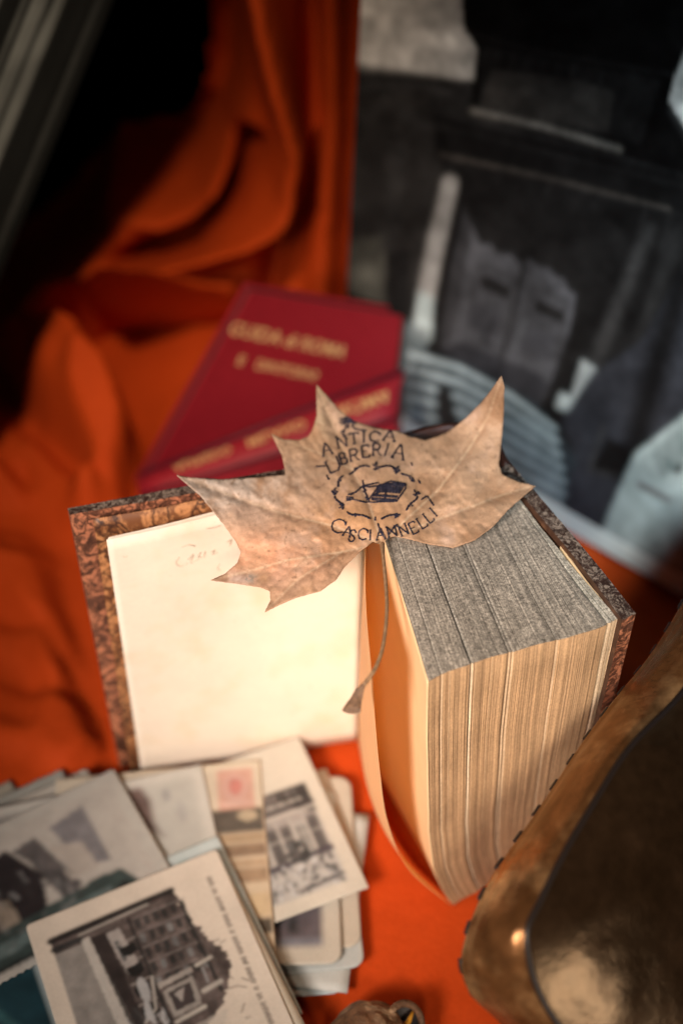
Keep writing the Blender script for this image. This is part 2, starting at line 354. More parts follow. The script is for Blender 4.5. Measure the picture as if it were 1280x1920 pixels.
sheet('blank_page', [(203, 1008), (300, 985), (400, 960), (520, 932), (610, 913), (678, 896)], [(269, 1448), (400, 1428), (560, 1400), (668, 1382)], M_cream, TH-.002, th=.0002)
# loose flyleaf fanned towards the left
PL = lambda x, y, z: Pz(x, y, z)
fe = [PL(697, 1272, TH-.001), Py(704, 1370, .2935), Py(712, 1450, .2925), Py(726, 1540, .2915), Py(768, 1632, .291), PL(848, 1700, .001)]
G = coons([PL(690, 905, TH), PL(687, 980, TH), PL(684, 1060, TH), PL(687, 1160, TH), fe[0]],
          [PL(671, 1388, .001), PL(684, 1450, .001), PL(712, 1540, .001), PL(768, 1626, .001), fe[-1]],
          [PL(690, 905, TH), PL(671, 1388, .001)], fe, 50, 50)
MB().grid(G).build('flyleaf', M_fly, book, solid=.00015, offset=0)
# text block
NS = 760
foreP = resample([Pz(x, y, TH) for x, y in [(803, 1276), (826, 1266), (884, 1247), (927, 1230), (959, 1221), (1012, 1206), (1065, 1195), (1128, 1177), (1158, 1161)]], NS)
spineP = resample([Pz(686, 905, TH), Pz(760, 885, TH), Pz(860, 870, TH), Pz(925, 885, TH), Pz(958, 917, TH)], NS)
s = np.linspace(0, 1, NS)
jit = rng.normal(0, 1, NS); jit = np.convolve(jit, [.25, .5, .25], 'same'); blk = np.repeat(rng.normal(0, 1, NS//8+1), 8)[:NS]
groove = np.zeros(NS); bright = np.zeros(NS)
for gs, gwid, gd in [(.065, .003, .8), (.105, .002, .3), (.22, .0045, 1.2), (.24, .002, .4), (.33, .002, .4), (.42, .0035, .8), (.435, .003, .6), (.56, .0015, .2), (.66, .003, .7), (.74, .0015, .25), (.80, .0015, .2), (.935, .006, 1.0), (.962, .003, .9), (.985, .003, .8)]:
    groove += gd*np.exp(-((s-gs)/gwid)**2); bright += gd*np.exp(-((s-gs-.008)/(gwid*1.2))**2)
ND = 70; d = np.linspace(0, 1, ND)[:, None, None]
top = spineP[None]*(1-d)+foreP[None]*d
edge = foreP-spineP; perp = np.stack([edge[:, 1], -edge[:, 0], 0*edge[:, 0]], 1); perp /= np.linalg.norm(perp, axis=1)[:, None]
bow = np.sin(np.pi*np.linspace(0, 1, ND))[:, None, None]*(.0016*(s-.3))[None, :, None]
top = top+bow*(perp*np.array([1, 1, 0]))[None]
wob = fbm(np.linspace(0, 1, ND)[:, None]*np.ones(NS), s[None]*np.ones((ND, 1)), 6, 5)-.5
top[..., 2] += jit[None]*.00004+blk[None]*.00006-groove[None]**2*.0006+wob*.001+.0007*np.sin(s*9)[None]
out = np.stack([perp[:, 0]*0-.4, perp[:, 0]*0-.9, 0*s], 1); out = (foreP-spineP); out[:, 2] = 0; out /= np.linalg.norm(out, axis=1)[:, None]
fo = out*(jit*.00007+blk*.00007-groove*.0009)[:, None]
top = top+np.linspace(0, 1, ND)[:, None, None]**6*fo[None]
def gsh(z): return np.interp(z, [0, .012, .03, .06, .095, .13, TH], [.0195, .0145, .0095, .0060, .0038, .0016, 0])
NZ = 90; zz = np.linspace(1, 0, NZ)
fore = np.empty((NZ, NS, 3)); e0 = top[-1]
for k, f in enumerate(zz):
    z = .001+(e0[:, 2]-.001)*f
    w = (fbm(s*.5, np.full(NS, f*2), 3, 21, 2)-.5)
    fore[k] = e0; fore[k, :, 2] = z
    fore[k, :, 0] += gsh(np.full(NS, TH*f))*(1-.78*s)
    belly = math.sin(math.pi*f)*.0022
    fore[k] += out*((w*.0018+belly*np.sin(np.pi*s)))[:, None]
    fore[k, :, 0] += .0012*(fbm(s*4, np.full(NS, f*1.2), 1.2, 33, 2)-.5)*np.sin(np.pi*s)*math.sin(math.pi*min(1, 1.05-f))*2
pg = np.clip(1+.10*jit+.05*blk, .5, 1.6)
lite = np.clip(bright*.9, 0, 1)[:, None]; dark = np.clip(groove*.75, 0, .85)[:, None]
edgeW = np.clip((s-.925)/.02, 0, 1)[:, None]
ln_ = np.convolve(rng.normal(0, 1, NS), np.ones(4)/2, 'same'); pgt = np.clip(1+.13*ln_, .5, 1.5)
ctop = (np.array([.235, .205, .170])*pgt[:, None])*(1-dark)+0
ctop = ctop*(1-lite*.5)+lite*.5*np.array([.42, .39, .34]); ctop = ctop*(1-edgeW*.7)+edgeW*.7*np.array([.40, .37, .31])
vd = np.linspace(0, 1, ND)[:, None]
mott = fbm(np.linspace(0, 1, ND)[:, None]*np.ones(NS), s[None]*np.ones((ND, 1)), 22, 15)
ct = ctop[None]*(.75+.5*mott[..., None])
pg = pg*np.clip(1+.045*np.convolve(rng.normal(0, 1, NS), np.ones(5)/2.2, 'same'), .6, 1.4)
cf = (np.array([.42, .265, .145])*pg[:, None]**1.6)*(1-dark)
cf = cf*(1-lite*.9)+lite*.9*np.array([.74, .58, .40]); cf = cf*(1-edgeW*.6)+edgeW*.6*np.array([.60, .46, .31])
cfz = np.repeat(cf[None], NZ, 0)*(.85+.3*fbm(np.linspace(0, 1, NZ)[:, None]*np.ones(NS), s[None]*np.ones((NZ, 1)), 9, 44)[..., None])
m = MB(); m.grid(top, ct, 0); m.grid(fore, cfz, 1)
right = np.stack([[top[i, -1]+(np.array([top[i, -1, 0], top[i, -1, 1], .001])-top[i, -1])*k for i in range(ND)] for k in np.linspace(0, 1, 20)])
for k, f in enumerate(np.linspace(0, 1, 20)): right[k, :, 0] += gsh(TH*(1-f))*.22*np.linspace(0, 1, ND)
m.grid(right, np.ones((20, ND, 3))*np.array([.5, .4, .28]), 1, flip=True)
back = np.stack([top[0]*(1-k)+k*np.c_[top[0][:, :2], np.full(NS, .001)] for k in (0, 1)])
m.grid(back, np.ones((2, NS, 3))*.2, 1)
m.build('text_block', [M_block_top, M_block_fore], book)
# first page of the block (its left face)
lt = top[:, 0]; lf = fore[:, 0]
bb = [Pz(674, 1384, .001), (Pz(674, 1384, .001)+fore[-1, 0])/2+np.array([.002, 0, 0]), fore[-1, 0]]
G = coons(lt[::3], bb, [lt[0], bb[0]], lf[::4].tolist()+[lf[-1]], 50, 50); G[..., 0] -= .0002
G[:, :, 0] += -.0022*np.sin(np.pi*np.linspace(0, 1, 50))[None]*np.linspace(0., 1, 50)[:, None]
MB().grid(G).build('first_page', M_page, book, solid=.0002, offset=0)
# loose last leaves beside the back cover
for k, (ox, sg) in enumerate([(0, 0), (1, 1), (2, 2)]):
    T = [Pz(958+2*k, 915-2*k, TH), Pz(1020+2*k, 982-1*k, TH), Pz(1070+1.2*k, 1053, TH), Pz(1113+1.4*k, 1110, TH), Pz(1150+2.6*k, 1148+2*k, TH-.0006*k), Pz(1157+2.4*k, 1162+1*k, TH-.0006*k)]
    B = [p*np.array([1, 1, 0])+np.array([.0, 0, .001]) for p in T]; B[-1] = B[-1]+np.array([-.001*(2-k), -.001, 0])
    mid = (T[-1]+B[-1])/2+np.array([.0008*math.sin(k*2.), -.0006*(k % 2), .01])
    G = coons(T, B, [T[0], B[0]], [T[-1], mid, B[-1]], 40, 30)
    MB().grid(G).build('last_leaf', M_page, book, solid=.00025, offset=0)
sheetT = [(972, 908), (1037, 976), (1087, 1046), (1129, 1106), (1158, 1146), (1167, 1163)]
T = [Pz(x, y, TH+.0005) for x, y in sheetT]; B = [p*np.array([1, 1, 0])+np.array([0, 0, .001]) for p in T]
MB().grid(coons(T, B, [T[0], B[0]], [T[-1], B[-1]], 30, 10)).build('back_endpaper', M_brown, book, solid=.0008, offset=0)
# pencil note on the blank page
def on_page(px, py):
    a = Pz(200, 1012, TH-.001); b = Pz(520, 939, TH-.001); dd = b-a; n = np.array([dd[1], -dd[0], 0]); n /= np.linalg.norm(n)
    return Pp(px, py, a+n*.0012, n)
mp = MB()
for st in [[(336, 1045), (330, 1055), (340, 1062), (352, 1056)], [(352, 1050), (362, 1040), (358, 1056), (372, 1048)], [(376, 1036), (372, 1044), (380, 1045), (384, 1034)], [(394, 1036), (402, 1032), (398, 1040), (408, 1036)], [(340, 1026), (352, 1022), (366, 1024)], [(412, 1058), (408, 1066), (414, 1070)], [(386, 992), (400, 990), (412, 986)], [(425, 1018), (432, 1012), (430, 1022)]]:
    mp.tube(resample([on_page(*p) for p in st], 14), .00016, 4)
mp.build('pencil_note', mat('pencil', (.5, .42, .33), rough=.9), book)
# ================================================================ THE LEAF
crop = [(55,365),(100,372),(200,378),(300,372),(405,362),(405,345),(395,300),(375,260),(357,228),(400,248),(450,250),(480,240),(495,215),(508,170),(508,110),(507,70),(540,105),(580,150),(620,185),(700,212),(770,220),(810,238),(860,250),(930,225),(990,180),(1040,130),(1080,80),(1105,42),(1116,80),(1113,180),(1105,270),(1098,330),(1110,362),(1160,385),(1217,400),(1180,430),(1130,475),(1080,530),(1020,575),(950,600),(880,590),(800,570),(760,562),(737,569),(720,592),(690,580),(650,610),(600,660),(570,705),(520,740),(440,762),(385,785),(340,808),(358,770),(355,740),(325,728),(260,718),(165,705),(210,685),(250,650),(262,615),(245,580),(210,530),(180,490),(130,430),(90,395)]
outl = np.array([(300+x*.578, 680+y*.578) for x, y in crop])
dense = []
for i in range(len(outl)):
    a, b = outl[i], outl[(i+1) % len(outl)]; n = max(1, int(np.hypot(*(b-a))/2.6))
    for k in range(n):
        p = a+(b-a)*k/n; dense.append((p[0]+random.uniform(-.35, .35), p[1]+random.uniform(-.35, .35)))
base_pt = (716, 1020)
tips = [(340, 893), (512, 818), (597, 730), (938, 712), (998, 911), (500, 1143), (402, 1086)]
veins = [[base_pt, (620, 985), (520, 960), (420, 925), tips[0]], [base_pt, (690, 940), (660, 880), (625, 800), tips[2]], [(660, 880), (600, 850), tips[1]],
         [base_pt, (760, 975), (820, 920), (880, 840), (915, 780), tips[3]], [base_pt, (790, 985), (870, 955), (935, 930), tips[4]],
         [base_pt, (640, 1035), (560, 1085), tips[5]], [(640, 1035), (540, 1050), (470, 1070), tips[6]]]
sec = []
for vi, v in enumerate(veins):
    v = np.array(v, float)
    for t in np.linspace(.22, .85, 5):
        k = t*(len(v)-1); i = int(k); p = v[i]+(v[min(i+1, len(v)-1)]-v[i])*(k-i); dr = v[min(i+1, len(v)-1)]-v[i]; dr = dr/(np.hypot(*dr)+1e-6)
        for sgn in (-1, 1):
            nn = np.array([-dr[1], dr[0]])*sgn; L = random.uniform(38, 62)*(1-.45*t)
            sec.append([p, p+(dr*.75+nn*.55)*L*.5, p+(dr*1.35+nn*.85)*L])
def leaf_h(x, y):
    """height of the blade above the table"""
    x = np.asarray(x, float); y = np.asarray(y, float); g = lambda cx, cy, r: np.exp(-((x-cx)**2+(y-cy)**2)/r**2)
    z = TH+.0062+0*x
    z += .042*g(945, 690, 95)+.020*g(590, 705, 75)+.012*g(325, 880, 90)+.006*g(505, 805, 40)+.004*g(1005, 905, 60)
    z += .004*g(830, 850, 90)-.0022*g(850, 1020, 60)+.003*g(720, 940, 90)
    z -= .012*g(440, 1110, 90)
    d0, _ = segdist(x, y, veins[3]); z -= .0012*np.exp(-(d0/9)**2)
    for v in (veins[0], veins[1], veins[4], veins[5]):
        d0, _ = segdist(x, y, v); z -= .0008*np.exp(-(d0/9)**2)
    for v in sec:
        d0, _ = segdist(x, y, v); z -= .00015*np.exp(-(d0/4.5)**2)
    z += (fbm(x, y, .018, 9)-.5)*.004+(fbm(x, y, .07, 12)-.5)*.0005
    return z
def leaf_P(x, y, lift=0.):
    x = np.asarray(x, float); y = np.asarray(y, float); z = leaf_h(x, y)+lift
    r = FW+((x-640)/FP)[..., None]*RT+((960-y)/FP)[..., None]*UPV
    return CAM+r*((z-CZ)/r[..., 2])[..., None]
pts = list(dense); nb = len(pts)
XX, YY = np.meshgrid(np.arange(325, 1010, 2.3), np.arange(700, 1150, 2.3)); XX = XX+rng.uniform(-.5, .5, XX.shape); YY = YY+rng.uniform(-.5, .5, YY.shape)
ins = inpoly(XX, YY, dense); dd, _ = segdist(XX, YY, dense+[dense[0]]); ins &= dd > 1.8
pts += list(zip(XX[ins].tolist(), YY[ins].tolist()))
res = delaunay_2d_cdt([Vector(p) for p in pts], [], [list(range(nb))], 1, 1e-4)
lv = np.array([(v.x, v.y) for v in res[0]]); lf_ = [tuple(f) for f in res[2]]
x, y = lv[:, 0], lv[:, 1]
c = np.ones((len(x), 3))*np.array([.49, .315, .20])
def blend(c, w, col): w = np.clip(w, 0, 1)[:, None]; return c*(1-w)+w*np.array(col)
g = lambda cx, cy, rx, ry: np.exp(-((x-cx)/rx)**2-((y-cy)/ry)**2)
n1 = fbm(x, y, .02, 31); n2 = fbm(x, y, .05, 32); n3 = fbm(x, y, .16, 37, 3)
c = blend(c, g(420, 920, 150, 45)*1.3*(.5+n1), (.56, .47, .40)); c = blend(c, g(520, 960, 110, 50)*.8*(.4+n1), (.52, .39, .30))
c = blend(c, g(520, 1050, 110, 60)*1.1*(.5+n1), (.60, .30, .18)); c = blend(c, g(560, 1100, 60, 30)*.6, (.42, .28, .19))
c = blend(c, g(450, 1085, 60, 16)*.8, (.38, .30, .26)); c = blend(c, g(472, 1084, 22, 9)*(n2 > .45)*1.2, (.22, .20, .17))
c = blend(c, g(600, 760, 35, 70)*.9*(.5+n1), (.33, .25, .16)); c = blend(c, g(660, 970, 120, 70)*.7, (.52, .27, .12))
c = blend(c, g(890, 830, 90, 90)*.5*n1*2, (.48, .30, .19)); c = blend(c, g(870, 985, 90, 35)*.6, (.42, .25, .15))
c = blend(c, (n1-.52)*3.5, (.36, .21, .12)); c = blend(c, (.42-n1)*3, (.58, .40, .30)); c = blend(c, (n2-.6)*1.5, (.56, .36, .22)); c = blend(c, (n3-.68)*5, (.25, .15, .09))
for v in veins:
    d0, tt = segdist(x, y, v); c = blend(c, np.exp(-(d0/1.9)**2)*.8*(1-.6*tt), (.64, .48, .32)); c = blend(c, np.exp(-((d0-4)/2.5)**2)*.22, (.28, .15, .08))
for v in sec:
    d0, tt = segdist(x, y, v); c = blend(c, np.exp(-(d0/1.5)**2)*.42*(1-.7*tt), (.30, .17, .10)); c = blend(c, np.exp(-((d0-3)/1.6)**2)*.16*(1-tt), (.62, .45, .32))
d0, _ = segdist(x, y, dense+[dense[0]]); c = blend(c, np.exp(-(d0/3.)**2)*.45, (.25, .14, .08))
leaf = empty('dried_leaf', (0, 0, 0), 'dry brown plane tree leaf with a blue bookshop stamp resting on the open book', 'leaf')
blade = MB().add(leaf_P(x, y), lf_, c).build('leaf_blade', M_leaf, leaf, solid=.0003, offset=-1)
# flip check: want normals up
if blade.data.polygons[0].normal.z < 0: blade.data.flip_normals()
stp = [leaf_P(716, 1018, -.0004), Pz(717, 1032, TH+.0045), Pz(722, 1085, TH+.0045), Pz(725, 1137, TH+.004), Pz(722, 1183, TH+.0035), Pz(713, 1229, TH+.003), Pz(699, 1261, TH+.0025), Pz(682, 1284, TH+.001)]
st = resample(stp, 60)
MB().tube(st, np.interp(np.linspace(0, 1, 60), [0, .1, .8, 1], [.0011, .00075, .0007, .0009]), 8).build('leaf_stalk', M_stalk, leaf)
en = resample([stp[-1], Pz(675, 1293, TH), Pz(667, 1310, TH-.002), Pz(660, 1332, TH-.004)], 20)
mb = MB(); th = np.linspace(0, 2*math.pi, 12, endpoint=False); rows = []
for i, p in enumerate(en):
    f = i/19; w = .0009+.0026*f**1.1; h = .0010+.0006*f
    rows.append([p+np.array([math.cos(a)*w*(1+.1*math.sin(3*a+f*5)), math.sin(a)*h*.6, math.sin(a)*h*.6+math.cos(a)*w*.0]) for a in th])
rows = np.array(rows); rows = np.concatenate([rows, rows[:, :1]], 1); mb.grid(rows); mb.grid(np.stack([rows[-1], rows[-1]*.15+rows[-1].mean(0)*.85]))
mb.build('stalk_base', mat('dark_stalk', (.12, .065, .035), rough=.6, noise=(600, .5, I3), bump=(900, .5, .0006, I3)), leaf)
# ---- the ink stamp
SC = .21875
def sp_(x, y): return (570+x*SC, 760+y*SC)
GL = {'A': [[(0, 0), (.45, 1), (.55, 1), (1, 0)], [(.22, .38), (.8, .38)], [(-.08, 0), (.2, 0)], [(.8, 0), (1.1, 0)]],
      'N': [[(.1, 0), (.1, 1), (.9, 0), (.9, 1)], [(-.05, 0), (.25, 0)], [(-.05, 1), (.15, 1)], [(.75, 1), (1.05, 1)]],
      'T': [[(.5, 0), (.5, 1)], [(0, .85), (.02, 1), (.98, 1), (1, .85)], [(.3, 0), (.7, 0)]],
      'I': [[(.5, 0), (.5, 1)], [(.25, 0), (.75, 0)], [(.25, 1), (.75, 1)]],
      'C': [[(1, .78), (.8, .97), (.45, 1), (.1, .75), (.05, .4), (.2, .1), (.55, 0), (.95, .15)], [(1, .65), (1, .95)]],
      'L': [[(.15, 1), (.15, 0), (.95, 0), (1, .2)], [(0, 1), (.35, 1)]],
      'B': [[(.1, 0), (.1, 1), (.65, 1), (.85, .8), (.65, .55), (.1, .52)], [(.65, .55), (.95, .3), (.7, 0), (.1, 0)]],
      'R': [[(.1, 0), (.1, 1), (.7, 1), (.9, .78), (.7, .5), (.1, .48)], [(.5, .48), (.85, .05), (1.1, .0)], [(-.05, 0), (.3, 0)]],
      'E': [[(.9, .2), (.85, 0), (.12, 0), (.12, 1), (.85, 1), (.88, .82)], [(.12, .52), (.65, .52)]],
      'S': [[(.9, .8), (.65, 1), (.3, .98), (.12, .75), (.35, .55), (.7, .45), (.9, .25), (.65, 0), (.3, 0), (.08, .2)]],
      'G': [[(1, .8), (.5, 1), (.05, .5), (.5, 0), (1, .2), (1, .5), (.7, .5)]]}
stm = MB()
def ribbon(pts, w, wj=.25):
    pts = resample(pts, max(4, int(sum(np.hypot(*(np.array(pts[i+1])-np.array(pts[i]))) for i in range(len(pts)-1))/1.6)), smooth=False)
    t = np.gradient(pts, axis=0); t /= np.linalg.norm(t, axis=1)[:, None]+1e-9; n = np.stack([-t[:, 1], t[:, 0]], 1)
    ww = w*1.2/2*(1+wj*np.sin(np.arange(len(pts))*1.7+pts[0, 0])+rng.uniform(-.15, .15, len(pts)))
    a = pts+n*ww[:, None]; b = pts-n*ww[:, None]
    keep = inpoly(pts[:, 0], pts[:, 1], dense)
    if keep.sum() < 2: return
    G = np.stack([leaf_P(a[:, 0], a[:, 1], .00035), leaf_P(pts[:, 0], pts[:, 1], .0004), leaf_P(b[:, 0], b[:, 1], .00035)])
    i = np.where(keep)[0]; G = G[:, i[0]:i[-1]+1]
    stm.grid(G)
def letter(ch, cx, cy, w, h, rot, lw=3.0):
    r = math.radians(rot); ca, sa = math.cos(r), math.sin(r)
    for st in GL[ch]:
        P = []
        for (u, v) in st:
            X = (u-.5)*w*1.08; Y = -(v-.5)*h*1.08; P.append(sp_(cx+X*ca-Y*sa, cy+X*sa+Y*ca))
        stem = abs(st[0][0]-st[-1][0]) < .3 or len(st) > 3
        ribbon(P, lw*SC*4.2*(1.0 if stem else .6)*.92)
for a in [('A', 190, 375, 80, 95, -14), ('N', 322, 312, 85, 90, -10), ('T', 425, 285, 75, 85, -5), ('I', 510, 272, 40, 85, 0), ('C', 600, 268, 85, 80, 3), ('A', 730, 262, 95, 80, 8),
          ('L', 235, 520, 95, 100, -25), ('I', 290, 480, 30, 85, -20), ('B', 335, 455, 65, 90, -16), ('R', 425, 425, 75, 95, -10), ('E', 525, 395, 75, 95, -6), ('R', 620, 378, 70, 95, 0), ('I', 705, 380, 30, 105, 18), ('A', 812, 398, 95, 115, 14)]:
    letter(*a)
for a in [('C', 290, 1035, 110, 110, 12), ('A', 372, 1082, 60, 80, 18), ('S', 412, 1118, 60, 95, 14), ('C', 500, 1105, 75, 90, 8), ('I', 565, 1112, 30, 80, 2), ('A', 655, 1105, 75, 85, -4), ('N', 750, 1082, 80, 85, -12), ('N', 848, 1068, 70, 90, -22), ('E', 935, 1050, 65, 95, -26), ('L', 1005, 1005, 60, 95, -32), ('L', 1062, 960, 55, 95, -38), ('I', 1105, 915, 30, 85, -42)]:
    letter(*a, lw=2.4)
# wreath of scrolls
cx, cy, rx, ry = 615, 745, 345, 225
th = np.linspace(0, 2*math.pi, 200)
for a0, a1 in [(.15, .75), (.95, 1.45), (1.7, 2.35), (2.55, 3.0), (3.35, 3.8), (3.95, 4.55), (4.7, 5.25), (5.4, 5.9)]:
    aa = np.linspace(a0, a1, 16)
    ribbon([sp_(cx+(rx+14*math.sin(a*9))*math.cos(a), cy+(ry+14*math.sin(a*9))*math.sin(a)) for a in aa], 3.)
for k, a in enumerate(np.linspace(0, 2*math.pi, 12, endpoint=False)):
    X, Y = cx+rx*math.cos(a), cy+ry*math.sin(a)
    big = k in (0, 2, 5, 6, 9, 10)
    for j in range(9 if big else 4):
        b = random.uniform(0, 6.28); L = random.uniform(16, 42 if big else 22); r0 = random.uniform(0, 10)
        ribbon([sp_(X+math.cos(b)*r0, Y+math.sin(b)*r0), sp_(X+math.cos(b+.4)*L*.6, Y+math.sin(b+.4)*L*.6), sp_(X+math.cos(b+.9)*L, Y+math.sin(b+.9)*L)], random.uniform(1.6, 3.0))
# open book with a hand in the middle of the stamp
for k in range(34):
    f = k/33; tw = [sp_(575+f*65-8*math.sin(f*9), 805-125*f+(1-f)*4), sp_(660+f*100, 822-160*f+0), sp_(775+f*92, 828-150*f)]
    if k in (12, 13, 14, 15): tw = [tw[0], ((tw[0][0]*2+tw[1][0])/3, (tw[0][1]*2+tw[1][1])/3)]
    if k in (6, 7): continue
    ribbon(tw, 1.15, .5)
for L in [[(555, 805), (640, 690), (740, 648), (870, 672), (866, 715), (790, 822), (560, 832)], [(640, 690), (700, 700), (690, 820)], [(370, 768), (440, 745), (500, 690), (640, 662)], [(500, 690), (560, 700), (625, 690)], [(360, 800), (430, 808), (520, 830), (560, 828)], [(360, 785), (420, 792)], [(395, 770), (440, 740)], [(500, 640), (520, 740), (560, 830)], [(500, 700), (530, 730), (500, 745)], [(520, 790), (560, 800), (530, 812)], [(360, 815), (400, 812)],
          [(300, 120), (380, 100), (440, 155)], [(380, 90), (375, 200)], [(320, 165), (375, 120), (430, 170)], [(300, 150), (375, 105), (400, 130), (450, 150)], [(400, 170), (440, 205), (530, 215)], [(310, 240), (350, 200), (330, 260), (370, 290)], [(340, 135), (360, 180), (340, 210)], [(100, 525), (180, 520)], [(1000, 810), (1050, 775), (1110, 860)], [(190, 600), (212, 640)], [(975, 640), (995, 670)], [(915, 490), (925, 520)], [(630, 1010), (650, 1080), (690, 1140)], [(720, 1110), (770, 1040), (800, 1020)]]:
    ribbon([sp_(*p) for p in L], 2.4)
for k in range(14):
    ribbon([sp_(330+k*7, 160-abs(k-7)*4), sp_(345+k*5, 110+abs(k-7)*5)], 2.0)
stm.build('ink_stamp', M_ink, leaf, solid=.00004)
# ================================================================ BACKGROUND: POSTER
A0 = Pz(1115, 1024, .004); A1 = Pz(1280, 1119, .004); e = (A1-A0); e /= np.linalg.norm(e)
left = Pz(640, 750, .004); k = ((640-640)/FP)
# point of the bottom line whose picture x is 639
lo, hi = -.6, 0.
for _ in range(50):
    mi = (lo+hi)/2
    if proj(A0+e*mi)[0] > 639: hi = mi
    else: lo = mi
BL = A0+e*lo
bn = np.array([-e[1], e[0], 0]); bn = bn if bn[1] > 0 else -bn
upv = np.array([0, 0, 1.])*math.cos(math.radians(3.5))+bn*math.sin(math.radians(3.5)); fn = np.cross(e, upv); fn = fn if fn[1] < 0 else -fn
cv = Cv(560, 960, 600, -200, 1400, 1250, .030)
P_ = cv.poly; Ln = cv.line
P_([(600, -200), (1400, -200), (1400, 420), (1240, 170), (1190, 120), (900, 150), (840, 150), (600, 120)], (.52, .52, .49))
P_([(855, -200), (1300, -200), (1300, 60), (1262, 150), (1250, 210), (1280, 260), (1300, 330), (880, 215), (893, 90), (868, 50)], .008)
P_([(905, 85), (1240, 150), (1200, 270), (895, 210)], .020); cv.noise(.02, .5, 1)
P_([(920, 130), (1080, 150), (1150, 170), (1140, 250), (900, 200)], (.050, .048, .045))
Ln([(885, 208), (1010, 235), (1160, 280)], 14, (.16, .155, .14), .9)
Ln([(660, 122), (760, 136), (880, 158)], 10, .05, .8); Ln([(660, 170), (760, 155), (840, 175)], 12, .06, .6, 12)
P_([(660, 180), (800, 170), (830, 300), (820, 600), (600, 640)], (.035, .034, .033)); Ln([(680, 230), (720, 190), (800, 240)], 20, .055, .6, 16)
P_([(655, 450), (720, 440), (735, 560), (655, 600)], (.085, .085, .075)); P_([(725, 470), (770, 470), (765, 620), (720, 620)], .02)
Ln([(745, 280), (730, 460)], 30, .06, .5, 20)
P_([(815, 215), (1290, 330), (1290, 400), (815, 300)], .016); Ln([(825, 290), (1010, 330), (1255, 392)], 8, (.11, .10, .09), .8)
P_([(830, 300), (1250, 400), (1180, 700), (1060, 900), (800, 660)], .020)
Ln([(845, 345), (815, 470), (800, 560)], 34, (.34, .335, .32), 1, 12); Ln([(870, 330), (840, 480), (800, 640)], 16, .012, .8)
P_([(868, 400), (886, 425), (900, 458), (918, 456), (932, 474), (960, 478), (975, 492), (990, 484), (1010, 500), (1030, 502), (1042, 518), (1060, 522), (1062, 540), (1080, 552), (1070, 610), (1040, 700), (1005, 770), (960, 745), (828, 655), (845, 540)], (.10, .103, .112))
cv.noise(.03, .45, 5)
P_([(868, 380), (885, 420), (868, 520), (845, 640), (822, 650), (840, 520)], (.055, .056, .06), .8)
for i in range(16):
    xx0 = 872+i*13; Ln([(xx0, 440+i*6), (xx0-38, 640+i*9)], 3.2, .045 if i % 3 else .02, .55, 3)
Ln([(985, 480), (950, 640), (925, 730)], 7, .02, .9, 4)
for (bx_, by_) in ((905, 515), (1005, 560)):
    P_([(bx_, by_), (bx_+52, by_+25), (bx_+47, by_+46), (bx_-5, by_+22)], .028)
    Ln([(bx_-8, by_-22), (bx_+56, by_+5), (bx_+36, by_+105), (bx_-26, by_+74), (bx_-8, by_-22)], 3.5, .035, .8, 3)
    P_([(bx_-18, by_+48), (bx_+36, by_+74), (bx_+24, by_+120), (bx_-30, by_+92)], (.065, .067, .075), .8)
P_([(828, 655), (860, 640), (1010, 700), (1030, 720), (985, 790), (930, 770), (800, 690)], (.028, .029, .034), .75)
Ln([(925, 600), (905, 640), (925, 650)], 6, .012, .8, 4); Ln([(962, 660), (985, 600)], 8, (.13, .14, .15), .5, 5)
for i in range(5): Ln([(840+i*90, 318+i*24), (850+i*90, 300+i*24)], 6, .05, .5, 4)
for i in range(9): Ln([(905+i*28, 95+i*5), (900+i*28, 120+i*5)], 5, .035, .7, 4)
Ln([(870, 60), (1000, 95), (1260, 140)], 5, .03, .8, 4); Ln([(890, 205), (1150, 275)], 4, .2, .6, 3); Ln([(820, 236), (1290, 352)], 4, .04, .8, 3)
Ln([(1215, 430), (1130, 640), (1080, 760)], 26, .075, .8, 18); Ln([(1270, 440), (1180, 680)], 20, .05, .7, 18)
P_([(785, 545), (812, 560), (808, 640), (780, 640), (776, 600)], (.42, .50, .50)); P_([(762, 600), (800, 620), (800, 800), (745, 900), (740, 760)], (.15, .18, .19), .8)
st_ = (.50, .62, .65)  # bluish light on the lower poster painted into the print colours
P_([(775, 655), (880, 690), (1010, 760), (1080, 860), (1100, 1000), (1000, 980), (760, 850)], (.05, .062, .07))
for i in range(9):
    o = i*27
    Ln([(770, 665+o), (860, 690+o), (960, 745+o*.98), (1040+i*4, 805+o*.92)], 9, st_, .9, 4)
P_([(820, 720), (845, 730), (860, 800), (830, 810), (815, 780)], .03)
P_([(1090, 672), (1118, 690), (1100, 752), (1070, 742)], (.36, .40, .40)); P_([(1050, 735), (1100, 755), (1090, 785), (1040, 765)], (.40, .46, .46))
P_([(1110, 700), (1200, 640), (1280, 500), (1400, 420), (1400, 760), (1260, 790), (1180, 900), (1120, 1010), (1050, 960), (1080, 860), (1050, 790)], (.055, .058, .068))
P_([(1140, 820), (1190, 850), (1150, 900), (1105, 880)], .022); Ln([(1130, 800), (1105, 880), (1150, 892)], 7, .10, .8)
Ln([(1280, 520), (1215, 740), (1180, 880)], 46, .012, .9, 30)
P_([(1290, 770), (1500, 900), (1500, 1250), (1280, 1160), (1120, 1010), (1165, 905), (1190, 850)], (.38, .46, .46))  # pale blue block, cool light painted in as on the steps
P_([(1195, 900), (1260, 935), (1255, 945), (1190, 912)], .16); cv.noise(.03, .35, 55); P_([(1250, 860), (1280, 870), (1275, 890), (1245, 880)], .07); P_([(1215, 850), (1290, 790), (1290, 860), (1240, 900)], (.20, .25, .25), .8)
cv.noise(.012, .35, 7); cv.noise(.11, .3, 17); cv.noise(.05, .15, 8); cv.blur(3); cv.im = np.where(cv.im < .2, cv.im*(.55+.45*cv.im/.2), cv.im)
